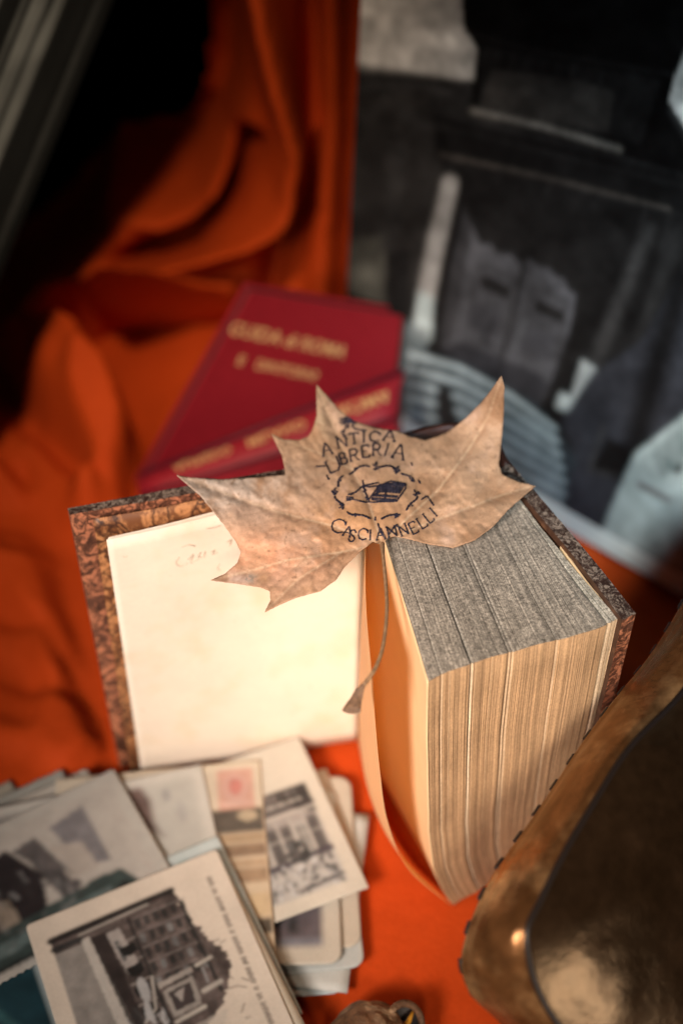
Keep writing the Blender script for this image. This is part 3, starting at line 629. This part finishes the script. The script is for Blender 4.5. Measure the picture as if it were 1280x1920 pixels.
Wd, Hg = .52, .66; NU, NV = 360, 440
U = np.linspace(0, 1, NU)[None, :, None]; V = np.linspace(0, 1, NV)[:, None, None]
G = BL+e*(U*Wd)+upv*(V*Hg)
gx_, gy_ = proj(G); col = cv.sample(gx_, gy_)
brd = (V[..., 0]*Hg < .014) | (V[..., 0]*Hg > Hg-.014)
col[np.broadcast_to(brd, col.shape[:2])] = (.74, .84, .82)
m = MB().grid(G, col, 0, flip=True)
Gb = G[::NV-1, ::NU-1]-fn*.003
c4 = [G[0, 0]-fn*.0002, G[0, -1]-fn*.0002, G[-1, -1]-fn*.0002, G[-1, 0]-fn*.0002]; b4 = [p-fn*.003 for p in c4]
m.box8(c4, b4, mi=1)
po = m.build('photo_poster', [M_poster, M_white])
tag(po, 'large black and white photograph of a dark church portal and steps, standing behind the book', 'poster')
# ---- leaning dark picture boards, upper left
def lean_board(name, E0, E1, off, cvf, label, cat, th=.003, nU=200, nV=140):
    U = np.linspace(0, 1, nU)[None, :, None]; V = np.linspace(0, 1, nV)[:, None, None]
    G = E0+(E1-E0)*V+off*U
    n = np.cross(E1-E0, off); n /= np.linalg.norm(n); n = n if n@(CAM-E0) > 0 else -n
    m = MB().grid(G, cvf(U[..., 0]+0*V[..., 0], V[..., 0]+0*U[..., 0]), 0, flip=(np.cross((E1-E0), off)@n > 0))
    c4 = [G[0, 0]-n*.0002, G[0, -1]-n*.0002, G[-1, -1]-n*.0002, G[-1, 0]-n*.0002]
    m.box8(c4, [p-n*th for p in c4], mi=1)
    return tag(m.build(name, [M_poster, M_reddark]), label, cat)
a = Pt(0, 520, .70); b = Pt(213, 0, .685); dr = (b-a); dr /= np.linalg.norm(dr)
E0 = a-dr*(a[2]/dr[2]-.002); E1 = a+dr*.62
offd = Pt(-260, 60, .60)-Pt(100, 260, .69); offd -= dr*(offd@dr); offd = offd/np.linalg.norm(offd)*.26
def cvf(U, V):
    g = np.full(U.shape, .006); n = fbm(U*3, V*9, 4, 61); n2 = fbm(U*2, V*3, 3, 62)
    def band(u0, u1, v0, v1, val):
        nonlocal g
        m = np.clip((U-u0)/.003, 0, 1)*np.clip((u1-U)/.003, 0, 1)*np.clip((V-v0)/.03, 0, 1)*np.clip((v1-V)/.03, 0, 1); g = g*(1-m)+m*val*(.5+n)
    rs = random.Random(2)
    band(.015, .040, .60, 1.1, .10); band(.02, .04, -.1, .60, .02)
    band(.10, .17, -.1, .62, .075); band(.085, .115, .62, 1.1, .012); band(.12, .15, .60, 1.1, .05)
    for i in range(26):
        u0 = rs.uniform(.05, .30); v0 = rs.uniform(-.1, .9); band(u0, u0+rs.uniform(.004, .016), v0, v0+rs.uniform(.08, .5), rs.choice([.005, .09, .012, .06]))
    band(.22, .27, .50, 1.1, .085); band(.26, .40, .05, .40, .09)
    return np.stack([g*.95, g, g*.92], -1)*1.8*(.6+.8*fbm(U*60, V*6, 1, 66)[..., None])
lean_board('picture_board', E0, E1, offd, cvf, 'dark picture board with grey streaks leaning steeply beside the orange drape', 'picture')
# ================================================================ RED BOOKS
def text_mesh(name, body, size, origin, ux, uy, n, mt, parent, sx=1., ext=.0001):
    cu = bpy.data.curves.new(name, 'FONT'); cu.body = body; cu.size = 1; cu.align_x = 'CENTER'; cu.align_y = 'CENTER'; cu.resolution_u = 3; cu.offset = .012; cu.extrude = .01
    o = bpy.data.objects.new(name, cu); S.collection.objects.link(o); dg = bpy.context.evaluated_depsgraph_get()
    me = bpy.data.meshes.new_from_object(o.evaluated_get(dg)); bpy.data.objects.remove(o); bpy.data.curves.remove(cu)
    for v in me.vertices:
        c_ = v.co.copy(); p = origin+ux*(c_.x*size*sx)+uy*(c_.y*size)+n*(.0004+c_.z*size*.5); v.co = p.tolist()
    me.name = name; return link(name, me, mt, parent)
TL = Pt(470, 548, .715); TR = Pt(794, 601, .775); BLr = Pz(258, 925, .002)
ux = TR-TL; wA = np.linalg.norm(ux); ux /= wA; uy = TL-BLr; uy -= ux*(uy@ux)*0; hA = np.linalg.norm(uy); uy /= hA
nA = np.cross(ux, uy); nA /= np.linalg.norm(nA); nA = nA if nA@(CAM-TL) > 0 else -nA
rb = empty('red_guidebook', (0, 0, 0), 'red cloth guidebook with gold title leaning behind the open book', 'book')
BRr = Pp(752, 835, TL, nA)
def slab(c4, n, th): return [p for p in c4], [p-n*th for p in c4]
a4 = [BLr, BRr, TR, TL]
m = MB(); m.box8(*slab(a4, nA, .0025)); m.build('front_cover', M_red, rb, smooth=False, bevel=.0008)
m = MB(); q4 = [p-nA*.0027 for p in a4]; cc = sum(q4)/4; q4 = [cc+(p-cc)*.965 for p in q4]; m.box8(*slab(q4, nA, .006)); m.build('page_block', M_reddark, rb, smooth=False)
m = MB(); m.box8(*slab([p-nA*.0089 for p in a4], nA, .0025)); m.build('back_cover', M_red, rb, smooth=False, bevel=.0008)
def onA(px, py): return Pp(px, py, TL, nA)
def title(t, p0, p1, size):
    a = onA(*p0); b = onA(*p1); L = np.linalg.norm(b-a); u = (b-a)/L; v = np.cross(nA, u)
    v = v if v@uy > 0 else -v
    w_est = .62*len(t)*size
    o = text_mesh('title_lettering', t, size, (a+b)/2, u, v, nA, M_gold, rb, sx=L/w_est)
title('GUIDA di ROMA', (418, 612), (658, 664), .0125)
title('E', (443, 674), (460, 678), .0095)
title('DINTORNI', (478, 682), (595, 706), .0095)
rb2 = empty('red_book', (0, 0, 0), 'smaller red book lying on its side with gold spine lettering, in front of the guidebook', 'book')
s0 = Pt(262, 893, .752); s1 = Pt(757, 697, .752); s2 = Pt(264, 930, .738); s3 = Pt(744, 785, .738)
ub = (s1-s0); Lb = np.linalg.norm(ub); ub /= Lb
nb_ = np.cross(ub, s0-s2); nb_ /= np.linalg.norm(nb_); nb_ = nb_ if nb_@(CAM-s0) > 0 else -nb_
# rounded spine strip
rows = []
for k in range(9):
    f = k/8; bul = math.sin(math.pi*f)*.003
    rows.append([s0+(s1-s0)*t+(s2-s0+(s3-s1-s2+s0)*t)*f+nb_*bul for t in np.linspace(0, 1, 12)])
MB().grid(np.array(rows)).build('spine', M_red, rb2, solid=.001)
dz0 = np.array([0.006, -.004, -1.0])
f2 = [s2, s3, Pt(748, 835, .735)+np.array([0, 0, -.03]), s2+np.array([0, -.002, -.03])]
MB().box8(f2, [p+np.array([0, .0025, 0]) for p in f2]).build('front_cover', M_red, rb2, smooth=False)
g4 = [s0, s1, s1+np.array([0, .002, -.06]), s0+np.array([0, .002, -.03])]
MB().box8(g4, [p+np.array([0, .0025, 0]) for p in g4]).build('back_cover', M_red, rb2, smooth=False)
h4 = [s0*.9+s2*.1, s1*.9+s3*.1, s3*.9+s1*.1, s2*.9+s0*.1]
MB().box8([p-np.array([0, -.001, .002]) for p in h4], [p-np.array([0, -.001, .028]) for p in h4]).build('page_block', M_reddark, rb2, smooth=False)
mg = MB(); mg.tube([s0+nb_*.0008, s1+nb_*.0008], .0015, 8); mg.tube([s2+nb_*.0006, s3+nb_*.0006], .0013, 8)
mg.build('joint', mat('dark_red_joint', (.07, .004, .012), rough=.6), rb2)
for t, f0, f1, sz in [('ROMA', .78, .95, .018), ('MILANO', .42, .64, .012), ('ALFREDO', .14, .36, .009)]:
    def at_(f): return s0+(s1-s0)*f+(s2-s0+(s3-s1-s2+s0)*f)*.5+nb_*.0034
    a_, b_ = at_(f0), at_(f1); L = np.linalg.norm(b_-a_); u_ = (b_-a_)/L; v_ = np.cross(nb_, u_); v_ = v_ if v_[2] > 0 else -v_
    text_mesh('spine_lettering', t, sz, (a_+b_)/2, u_, v_, nb_, M_gold, rb2, sx=L/(.62*len(t)*sz))
# ================================================================ POSTCARDS
def card(label, cvf, A, B, which, z, w=.14, h=.09, rad=0., curl=0., deckle=False, nu=110, tint=(.62, .58, .50), ratio=None, tiltx=0., grp='old postcards piled on the cloth', th=.0006, ys=1.):
    """A: pixel of the anchor corner, B: pixel of a second point along the named edge.
       which: 'TRx' anchor top-right, B along the top edge to the left; 'TRy' B along the right edge; 'TLx' ; 'BRx' B along bottom edge; 'BRy' ; 'TLy'"""
    a = Pz(*A, z); b = Pz(*B, z); dr = b-a; dr[2] = 0; dr /= np.linalg.norm(dr)
    rot = lambda v, s: np.array([-v[1]*s, v[0]*s, 0])
    c_, ax = which[:2], which[2]
    if ax == 'x': xh = dr if c_[1] == 'L' else -dr; yh = rot(xh, 1)
    else: yh = -dr if c_[0] == 'T' else dr; xh = rot(yh, -1)
    org = a.copy()                                     # find bottom-left
    if c_[1] == 'R': org = org-xh*w
    if c_[0] == 'T': org = org-yh*h
    nv = max(8, int(nu*h/w)); U, V = np.meshgrid(np.linspace(0, 1, nu), np.linspace(0, 1, nv))
    X = U*w; Y = V*h
    if deckle:
        dk = lambda s: .0011*np.abs(np.sin(s*900))**.7
        X = X*(1-2*dk(Y)*0/w)+np.where(U > .5, -dk(Y), dk(Y))*np.abs(2*U-1)**8; Y = Y+np.where(V > .5, -dk(X), dk(X))*np.abs(2*V-1)**8
    if rad:                                            # round the corners by pulling the grid in
        for cx0, cy0, sx, sy in ((rad, rad, -1, -1), (w-rad, rad, 1, -1), (rad, h-rad, -1, 1), (w-rad, h-rad, 1, 1)):
            dx = (X-cx0)*sx; dy = (Y-cy0)*sy; mm = (dx > 0) & (dy > 0); r = np.hypot(dx, dy); mx = np.maximum(dx, dy)
            sc = np.where(mm & (r > 1e-9), mx/np.maximum(r, 1e-9), 1.); X = np.where(mm, cx0+dx*sc*sx, X); Y = np.where(mm, cy0+dy*sc*sy, Y)
    P = org+X[..., None]*xh+Y[..., None]*yh
    P[..., 2] += curl*((2*U-1)**2)+tiltx*(U-.5)+.0006*np.sin(U*4+z*900)*np.sin(V*3)
    cc = Cv(nu, nv, 0, 0, w*1000, h*1000*ys, tint)      # millimetres, y up
    if cvf: cvf(cc, w*1000, h*1000*ys); cc.noise(.22, .5, 3, np.clip(1.2-cc.im.mean(-1)*2.2, 0, 1)); cc.blur(1)
    cc.noise(.05, .08, int(z*1e5) % 97)
    P[..., 2] = np.maximum(P[..., 2], .0012); cc.im *= np.array([.74, .755, .76])
    o = MB().grid(P, cc.im, flip=True).build('postcard', M_print, solid=th, offset=-1)
    return tag(o, label, 'postcard', grp)
DK = (.045, .035, .035)
def im_palace(c, W, H):      # portrait 90 x 140: engraving of a palace and fountain, caption up the right side
    rs = random.Random(5)
    rag = [(64, 129)]; y = 128.
    xx = lambda y: np.interp(y, [10, 30, 48, 60, 70, 80, 90, 104, 118, 129], [12, 22, 34, 50, 66, 74, 76, 70, 66, 64])
    while y > 12: rag.append((float(xx(y))+rs.uniform(-1.3, 1.3), y)); y -= 1.1
    body = [(8, 129)]+rag+[(8, 8)]
    c.poly(body, (.095, .075, .07))
    inside = inpoly(c.X, c.Y, body)
    c.noise(.16, .9, 31, inside*1.); c.noise(.5, .5, 32, inside*1.)
    c.poly([(8, 121), (21, 121), (27, 60), (15, 20), (8, 10)], (.27, .25, .23)); c.poly([(20, 123), (24, 123), (33, 52), (27, 24)], (.47, .44, .40))
    c.poly([(24, 122), (31, 122), (35, 60), (31, 44)], (.02, .015, .015), .85)
    c.line([(8, 128), (64, 129)], 3.0, (.018, .015, .015)); c.line([(20, 125.5), (52, 127)], 1.0, (.40, .37, .33)); c.line([(8, 123.5), (20, 123.5)], 2.4, .03)
    c.poly([(31, 121), (37, 121.5), (40, 103), (34, 99)], (.36, .33, .31)); c.poly([(33, 116), (35, 116), (36, 106), (34, 105)], .10)
    for i in range(5):
        for j in range(6):
            x0 = 44+j*4.2; y0 = 122-i*7.4
            c.poly([(x0, y0), (x0+2.4, y0), (x0+2.4, y0-3.6), (x0+1.2, y0-4.6), (x0, y0-3.6)], rs.choice([.02, .025, .16, .03, .2]), .9)
            c.line([(x0-.3, y0+1), (x0+3, y0+1.1)], .6, (.24, .21, .2), .7)
    c.line([(42, 124), (44, 60)], 1.3, .018); c.line([(66, 122), (68, 76)], 1.3, .02)
    for i in range(5):
        y0 = 112-i*10
        c.poly([(34, y0), (41, y0+.6), (41.5, y0-3.4), (38, y0-5.2), (34.5, y0-4)], .012); c.line([(34, y0+2), (42, y0+2.4)], .8, (.3, .27, .25), .8)
    c.poly([(44, 90), (60, 91.5), (60, 89), (44, 87.5)], (.34, .31, .28)); c.poly([(45, 86), (59, 87.3), (58.5, 74), (45.5, 73)], (.30, .275, .25)); c.poly([(47, 84.5), (57, 85.3), (56.5, 76), (47.5, 75.5)], (.05, .04, .04)); c.poly([(49, 83), (54, 84), (51, 78)], (.33, .3, .28)); c.line([(46, 71), (59, 72.4)], 1.8, (.48, .45, .40))
    c.line([(62, 91), (69, 92)], 1.6, (.46, .43, .38)); c.line([(61, 79), (69, 80)], 2.2, (.42, .39, .35)); c.line([(64, 89), (64, 82)], 1.0, .3); c.line([(43, 94), (40, 80), (34, 76)], 1.1, (.42, .39, .35))
    for i in range(70):
        a = 27+rs.random()*16; b = 84-rs.random()*46
        c.line([(a, b), (a+rs.uniform(-2, 3), b-rs.uniform(3, 10))], rs.uniform(.5, 1.1), rs.choice([.03, .42, .46, .06, .36]), .9)
    c.ell(38, 90, 2.2, 6, .40, .9); c.ell(37, 80, 1.5, 5, .44, .9)
    c.poly([(46, 66), (68, 68), (58, 54), (44, 40), (30, 16), (38, 16), (60, 40)], (.50, .46, .41), .5)
    for i in range(60): c.ell(24+rs.random()*26, 20+rs.random()*34, .5+rs.random()*1.3, .5+rs.random(), rs.choice([.05, .35, .1, .45]), .85)
    for k in range(9):
        a = 70+rs.random()*8; b = 60+rs.random()*40; c.line([(a, b), (a+rs.uniform(1, 4), b+rs.uniform(-3, 3))], .6, (.12, .1, .09), .8)
    y = 128.
    for wlen in (5, 3, 8, 7, 2, 9, 4, 8, 2, 3, 12, 6, 4, 9):                 # faint caption, turned sideways
        for k in range(int(wlen/1.1)+1):
            if y < 6: break
            c.line([(81, y), (82.3+.5*(k % 3 == 0), y-.3)], .55, (.07, .055, .05), .9)
            c.line([(81+1.3*(k % 2), y-.1), (81+1.3*(k % 2), y-.8)], .5, (.07, .055, .05), .8); y -= 1.0
        y -= 1.3
def im_piazza(c, W, H):      # landscape: square with arcades and a crowd
    rs = random.Random(3); x1 = 133
    c.rect(55, 8, x1, 70, (.36, .33, .31)); c.poly([(55, 70), (x1, 70), (x1, 59), (55, 57)], (.15, .13, .125)); c.poly([(112, 70), (x1, 70), (x1, 50), (124, 56)], (.05, .045, .045))
    for i in range(28): c.rect(56+i*2.6, 60.5, 57.3+i*2.6, 63, (.52, .49, .44))
    for i in range(22): c.rect(56+i*3.3, 65, 57+i*3.3, 68, (.3, .27, .25))
    c.line([(55, 56), (x1, 58)], 1.5, (.05, .04, .045)); c.line([(55, 53.5), (x1, 55)], 1.8, (.54, .51, .46))
    for i in range(11):
        x0 = 56+i*7; top_ = 49+rs.uniform(-1, 1)
        c.rect(x0, 28, x0+5.6, top_, (.17, .155, .15) if i % 3 else (.44, .42, .39))
        for j in range(3): c.rect(x0+.6+j*1.7, 29, x0+1.5+j*1.7, top_-2, (.055, .05, .05))
        c.line([(x0+6.2, 27), (x0+6.2, 52)], .9, (.56, .53, .48))
    c.line([(55, 40), (x1, 41)], .9, (.5, .47, .43), .8); c.poly([(88, 28), (94, 28), (93, 52), (89, 52)], (.52, .5, .46)); c.ell(90, 32, 1.8, 2.4, .04)
    c.rect(55, 8, x1, 28, (.50, .48, .45)); c.poly([(55, 25), (x1, 30), (x1, 27), (55, 21.5)], (.07, .06, .075))
    for i in range(22): c.ell(116+rs.uniform(-5, 5), 32+rs.uniform(-6, 5), rs.uniform(1, 2.6), rs.uniform(1, 2.6), rs.choice([.04, .07, .05, .14]), .9)
    for i in range(240):
        x = 56+rs.random()*(x1-58); yy = 9+rs.random()*17; c.ell(x, yy, .35+rs.random()*.8, .8+rs.random()*1.4, rs.choice([.05, .07, .62, .1, .3]), .85)
    c.line([(112, 10.5), (x1-1, 12.5)], 1.6, (.03, .03, .035))
def im_stamp(c, W, H):       # tan card: stamp, bands of tone
    c.rect(0, 0, W, H, (.62, .50, .36)); c.rect(0, H-26, W, H, (.66, .58, .46))
    c.rect(0, H-40, W, H-27, (.10, .085, .07)); c.rect(0, H-45, W, H-41, (.42, .31, .2)); c.rect(0, H-53, W, H-46, (.26, .18, .12)); c.rect(0, H-58, W, H-54, (.48, .35, .23)); c.rect(0, H-66, W, H-59, (.36, .25, .16)); c.rect(0, H-84, W, H-72, (.60, .46, .29)); c.rect(0, H-92, W, H-85, (.10, .08, .06)); c.rect(0, 0, W, H-98, (.16, .13, .1)); c.ell(W-8, H-31, 5, 3, (.45, .37, .26))
    sx0, sy0 = W-22, H-27
    c.rect(sx0, sy0, sx0+18, sy0+23, (.62, .22, .18), .55); c.ell(sx0+9, sy0+12, 6, 8, (.68, .44, .38), .8); c.ell(sx0+9, sy0+13, 3.4, 4.6, (.55, .14, .12), .7); c.rect(sx0+2, sy0+2, sx0+16, sy0+5, (.68, .50, .44), .6)
    for i in range(6): c.line([(W-34, H-24+i*3), (W-20, H-20+i*3), (W-6, H-25+i*3)], .8, (.28, .16, .14), .45)
def im_sketch(c, W, H):
    c.rect(5, 6, W-6, H-6, (.50, .49, .45)); c.poly([(W-40, H-6), (W-31, H-6), (W-27, H-16), (W-28, H-26), (W-24, H-36), (W-31, H-30), (W-40, H-20)], (.16, .11, .10)); c.ell(W-20, H-13, 1.6, 3, .3); c.rect(0, 0, 60, H-6, (.24, .22, .21), .7)
    c.ell(W-14, H-24, 2, 6, .34, .5)
def im_deckle(c, W, H):
    rs = random.Random(21)
    c.rect(0, 0, W, H, (.48, .46, .42)); c.rect(6, 6, W-6, H-6, (.47, .44, .40))
    c.poly([(0, H-20), (W-62, H-16), (W-52, 40), (W-60, 8), (0, 4)], (.025, .02, .022))
    c.poly([(W-60, H-18), (W-48, H-16), (W-38, 26), (W-48, 22), (W-55, 50)], (.11, .10, .10)); c.poly([(W-40, H-15), (W-22, H-12), (W-22, 30), (W-34, 34)], (.22, .21, .22)); c.poly([(W-44, 52), (W-30, 46), (W-28, 30), (W-42, 30)], (.42, .38, .34))
    c.poly([(W-80, 40), (W-70, 36), (W-68, 14), (W-78, 16)], (.30, .25, .20))
    c.poly([(0, 4), (W-17, 5), (W-14, 11), (W-20, 24), (W-30, 25), (0, 20)], (.045, .065, .062)); c.poly([(0, 9), (W-28, 13), (W-28, 19), (0, 15)], (.14, .19, .19)); c.line([(0, 5), (W-20, 6)], 2, .015); c.ell(W-22, 15, 2.2, 2.4, .012); c.line([(W-45, 13), (W-30, 15)], 1, .3)
    for i in range(46):
        x0 = rs.uniform(30, W-40); y0 = rs.uniform(24, H-24); c.line([(x0, y0), (x0+rs.uniform(-3, 3), y0-rs.uniform(3, 12))], rs.uniform(.6, 2.2), rs.choice([.02, .04, .18, .32]), .6)
    for i in range(20):
        x0 = rs.uniform(10, W-28); c.line([(x0, rs.uniform(6, 20)), (x0+rs.uniform(3, 9), rs.uniform(8, 22))], rs.uniform(.5, 1.4), rs.choice([.015, .22, .10]), .7)
def im_teal(c, W, H):
    c.rect(0, 0, W, H, (.50, .57, .57)); c.ell(W-20, H-8, 2.4, 1.6, (.18, .38, .36)); c.rect(8, 0, 44, H-14, (.012, .045, .060)); c.line([(12, H-16), (30, H-50), (40, H-85)], 3, (.06, .17, .18), .8)
def im_dark(c, W, H):
    c.rect(8, 8, W-8, H-8, (.12, .10, .11)); rs = random.Random(8)
    for i in range(12): c.ell(W-18-rs.random()*40, 14+rs.random()*22, 2+rs.random()*2, 3+rs.random()*4, rs.choice([.02, .45, .3, .03]))
    c.rect(8, 8, W-8, 13, (.2, .2, .23))
def im_bluegrey(c, W, H):
    c.rect(0, 0, W, H, (.52, .54, .52)); rs = random.Random(9)
    for i in range(16): c.ell(W-10-rs.random()*50, 4+rs.random()*8, 2, 1., .25, .6)
W9 = dict(w=.09, h=.14)
# from the bottom of the pile up
card('pale bluish card lowest in the pile, its corner showing at the bottom right', None, (637, 1862), (560, 1868), 'BRx', .003, rad=.003, tint=(.55, .62, .64))
card('cream card with rounded corner below the dark crowd picture card', im_bluegrey, (684, 1812), (669, 1690), 'BRy', .005, rad=.006, tint=(.60, .57, .50))
card('plain white card poking out at the right of the pile', None, (692, 1528), (677, 1650), 'TRy', .004, h=.09, w=.14, tint=(.62, .62, .58), nu=30)
card('cream card with a rounded upper corner at the right of the pile', None, (657, 1455), (664, 1560), 'TRy', .006, rad=.007, tint=(.60, .52, .42))
card('small-bordered card with a dark picture of a crowd under the square view', im_dark, (641, 1806), (637, 1700), 'BRy', .0085, rad=.006, tint=(.60, .54, .45))
card('beige card whose edge shows just under the square view card', None, (612, 1440), (668, 1600), 'TRy', .0062, tint=(.60, .50, .40), nu=30, h=.06)
card('card with a view of a busy square with arcades, at the right of the pile', im_piazza, (560, 1381), (694, 1670), 'TRy', .012, tint=(.66, .61, .52), nu=190, w=.14, h=.09, ys=1.1)
card('tan card with a pink postage stamp, lying over the square view', im_stamp, (487, 1424), (518, 1792), 'TRy', .0135, tint=(.62, .50, .36), w=.10, h=.14, nu=110)
card('light grey card with a white border and a faint sketch behind the tan one', im_sketch, (378, 1432), (414, 1600), 'TRy', .0150, tint=(.60, .58, .53), w=.14, h=.09)
for i, (A, B, z, lb) in enumerate([((118, 1438), (200, 1600), .007, 'plain greyish card edge lowest under the deckle-edged photo'), ((20, 1462), (150, 1700), .004, 'plain card at the far left of the pile behind the others'), ((165, 1437), (240, 1590), .010, 'plain ivory card directly under the deckle-edged photo')]):
    card(lb, None, A, B, 'TRy', z, tint=((.42, .42, .38), (.46, .42, .34), (.54, .5, .44))[i], deckle=i != 1, nu=90)
card('deckle-edged grey photo card with a dark figure and a teal strip at left', im_deckle, (214, 1438), (291, 1572), 'TRy', .0175, tint=(.48, .46, .42), w=.14, h=.076, deckle=True, nu=150)
card('bluish white card with a dark teal picture under the palace view', im_teal, (408, 1566), (0, 1738), 'TRx', .0160, tint=(.5, .57, .57), w=.14, h=.095, nu=110)
card('plain cream card showing along the right edge of the palace view', None, (428, 1640), (563, 1904), 'TRy', .0192, tint=(.62, .55, .44), nu=30, **W9)
card('card with an engraving of a palace and fountain on top of the pile', im_palace, (406, 1592), (24, 1745), 'TRx', .0210, tint=(.66, .58, .49), rad=.002, nu=190, **W9)
# ================================================================ LEATHER BAG
e1 = np.array([.59, .80, .10]); e1 /= np.linalg.norm(e1)
nB = np.array([.60, -.52, .60]); nB -= e1*(nB@e1); nB /= np.linalg.norm(nB)
e2 = np.cross(nB, e1); e2 = e2 if e2[2] < 0 else -e2
TB = .43; Bc = Pt(985, 1750, TB); WG = .0285
Bpx = [(1272, 1304), (1171, 1410), (1107, 1511), (1060, 1590), (1012, 1686), (986, 1744), (990, 1803), (1022, 1888), (1044, 1920)]
Apx = [(1224, 1229), (1144, 1330), (1097, 1394), (1044, 1474), (1001, 1537), (959, 1596), (927, 1643), (895, 1707), (874, 1771), (868, 1808), (879, 1845), (937, 1905)]
def inplane(px, p0):
    return [Pp(x_, y_, p0, nB) for x_, y_ in px]
def uv(P, o): return np.array([((p-o)@e1, (p-o)@e2) for p in P])
Bp = uv(inplane(Bpx, Bc), Bc); Ap = uv(inplane(Apx, Bc-nB*WG), Bc-nB*WG)
LU = .26; LV = (Bc[2])/(-e2[2])-.006
def outline(Q, n=220):
    a = Q[0]; z = Q[-1]; full = [(LU, a[1]-.006), (LU*.7, a[1]-.003)]+[tuple(p) for p in Q]+[(z[0]+(.004), LV*.75), (z[0]+.010, LV)]
    c1 = resample(full, n-60); c2 = resample([full[-1], (LU*.5, LV+.0), (LU, LV), (LU+.001, LV*.5), full[0]], 61, smooth=False)[1:]
    return np.concatenate([c1, c2])
oB = outline(Bp); oA = outline(Ap)
to3 = lambda Q, o: o+Q[:, :1]*e1+Q[:, 1:]*e2
B3 = to3(oB, Bc); A3 = to3(oA, Bc-nB*WG)
A3[:, 2] = np.maximum(A3[:, 2], .002); B3[:, 2] = np.maximum(B3[:, 2], .002)
bag = empty('leather_bag', (0, 0, 0), 'worn brown leather bag with dark piping and stitched edge, close at the lower right', 'bag')
def panel(O3, sgn, name, mt, inset=.0015, bulge=.012):
    O3 = np.concatenate([O3, O3[:1]]); cen = Bc+e1*.13+e2*.09 if sgn > 0 else Bc-nB*WG+e1*.13+e2*.09
    rows = []
    for r in np.linspace(0, 1, 40):
        rr = r**1.5
        P = O3*(1-rr)+cen*rr; hgt = bulge*(1-(1-min(1, rr*1.6))**3)
        rows.append(P+nB*sgn*(hgt+inset*0)); 
    rows = np.array(rows); rows[..., 2] = np.maximum(rows[..., 2], .002)
    nzs = (fbm(rows[..., 0]*100, rows[..., 1]*100+rows[..., 2]*60, .3, 71)-.5)*.004*np.clip(np.linspace(0, 1, 40)*6, 0, 1)[:, None]
    rows = rows+nB*sgn*nzs[..., None]
    return MB().grid(rows).build(name, mt, bag, solid=.0015, offset=-sgn*0)
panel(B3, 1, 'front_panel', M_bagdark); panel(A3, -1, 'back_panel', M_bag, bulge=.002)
rows = []
cenU = Bc+e1*.13+e2*.09
for f in np.linspace(0, 1, 22):
    P = B3*(1-f)+A3*f; dirn = P-(cenU-nB*WG*f); dirn -= np.outer(dirn@nB, nB); dirn /= np.linalg.norm(dirn, axis=1)[:, None]
    bul = .0045*math.sin(math.pi*f)**.8-.0014*math.exp(-((f-.02)/.04)**2)+.0012*math.exp(-((f-.93)/.05)**2)
    nz_ = (fbm(np.arange(len(P))*.05, np.full(len(P), f*4), .8, 77)-.5)*.0022*math.sin(math.pi*f)
    rows.append(P+dirn*(bul+nz_)[:, None] if not np.isscalar(nz_) else P+dirn*bul)
rows = np.array(rows); rows = np.concatenate([rows, rows[:, :1]], 1)
MB().grid(rows).build('gusset', M_bag, bag, solid=.0012, offset=0)
cl_ = lambda Q: np.concatenate([Q, Q[:1]])
MB().tube(cl_(B3+nB*.0004), .0011, 10).build('piping', M_pipe, bag)
MB().tube(cl_(A3), .0010, 8).build('edge_binding', M_bag, bag)
stt = MB(); vis = resample(A3[15:150], 700)
i = 0
while i < 690:
    seg = vis[i:i+10]; dv = Bc-CAM; stt.tube(seg+np.array([-.0006, -.0002, .0012]), (.0014), 6); i += 24
stt.build('stitching', M_pipe, bag)
# ================================================================ carved trinket at the bottom edge
tr = empty('carved_trinket', (0, 0, 0), 'small carved brown wooden trinket with an ochre chip at the bottom edge', 'trinket')
cT = Pz(694, 1990, .016); mb = MB(); th = np.linspace(0, 2*math.pi, 90); ph = np.linspace(-.9, math.pi/2, 44)
TH_, PH_ = np.meshgrid(th, ph)
r = 1+.05*(fbm(np.cos(TH_)*2+3, np.sin(TH_)*2+PH_*2, 2.2, 91)-.5)+.03*np.sin(TH_*9+PH_*6+3*np.sin(PH_*5))*np.cos(PH_)+.02*np.sin(PH_*14)
X = cT[0]+.0205*np.cos(PH_)*np.cos(TH_)*r; Y = cT[1]+.026*np.cos(PH_)*np.sin(TH_)*r; Z = .012+.018*np.sin(PH_)*r
mb.grid(np.stack([X, Y, np.maximum(Z, .001)], -1), flip=True); mb.build('shell', M_brass, tr)
rimc = Pz(757, 1925, .016)
rim = [rimc+np.array([.0075*math.cos(a)+.002*math.sin(a), .0085*math.sin(a), .003*math.sin(a)-.0045*math.cos(a)]) for a in np.linspace(0, 2*math.pi, 40)]
MB().tube(rim, .0016, 8).build('rim', M_brass, tr)
inner = np.array(rim); MB().grid(np.stack([inner, inner*.1+inner.mean(0)*.9+np.array([0, 0, -.003])])).build('hollow', M_pipe, tr)
MB().tube([rimc+np.array([-.004, -.004, .0]), rimc+np.array([.002, .002, .0005]), rimc+np.array([.004, .006, .001])], [.0018, .0012, .0006], 8).build('lining', M_yellow, tr)
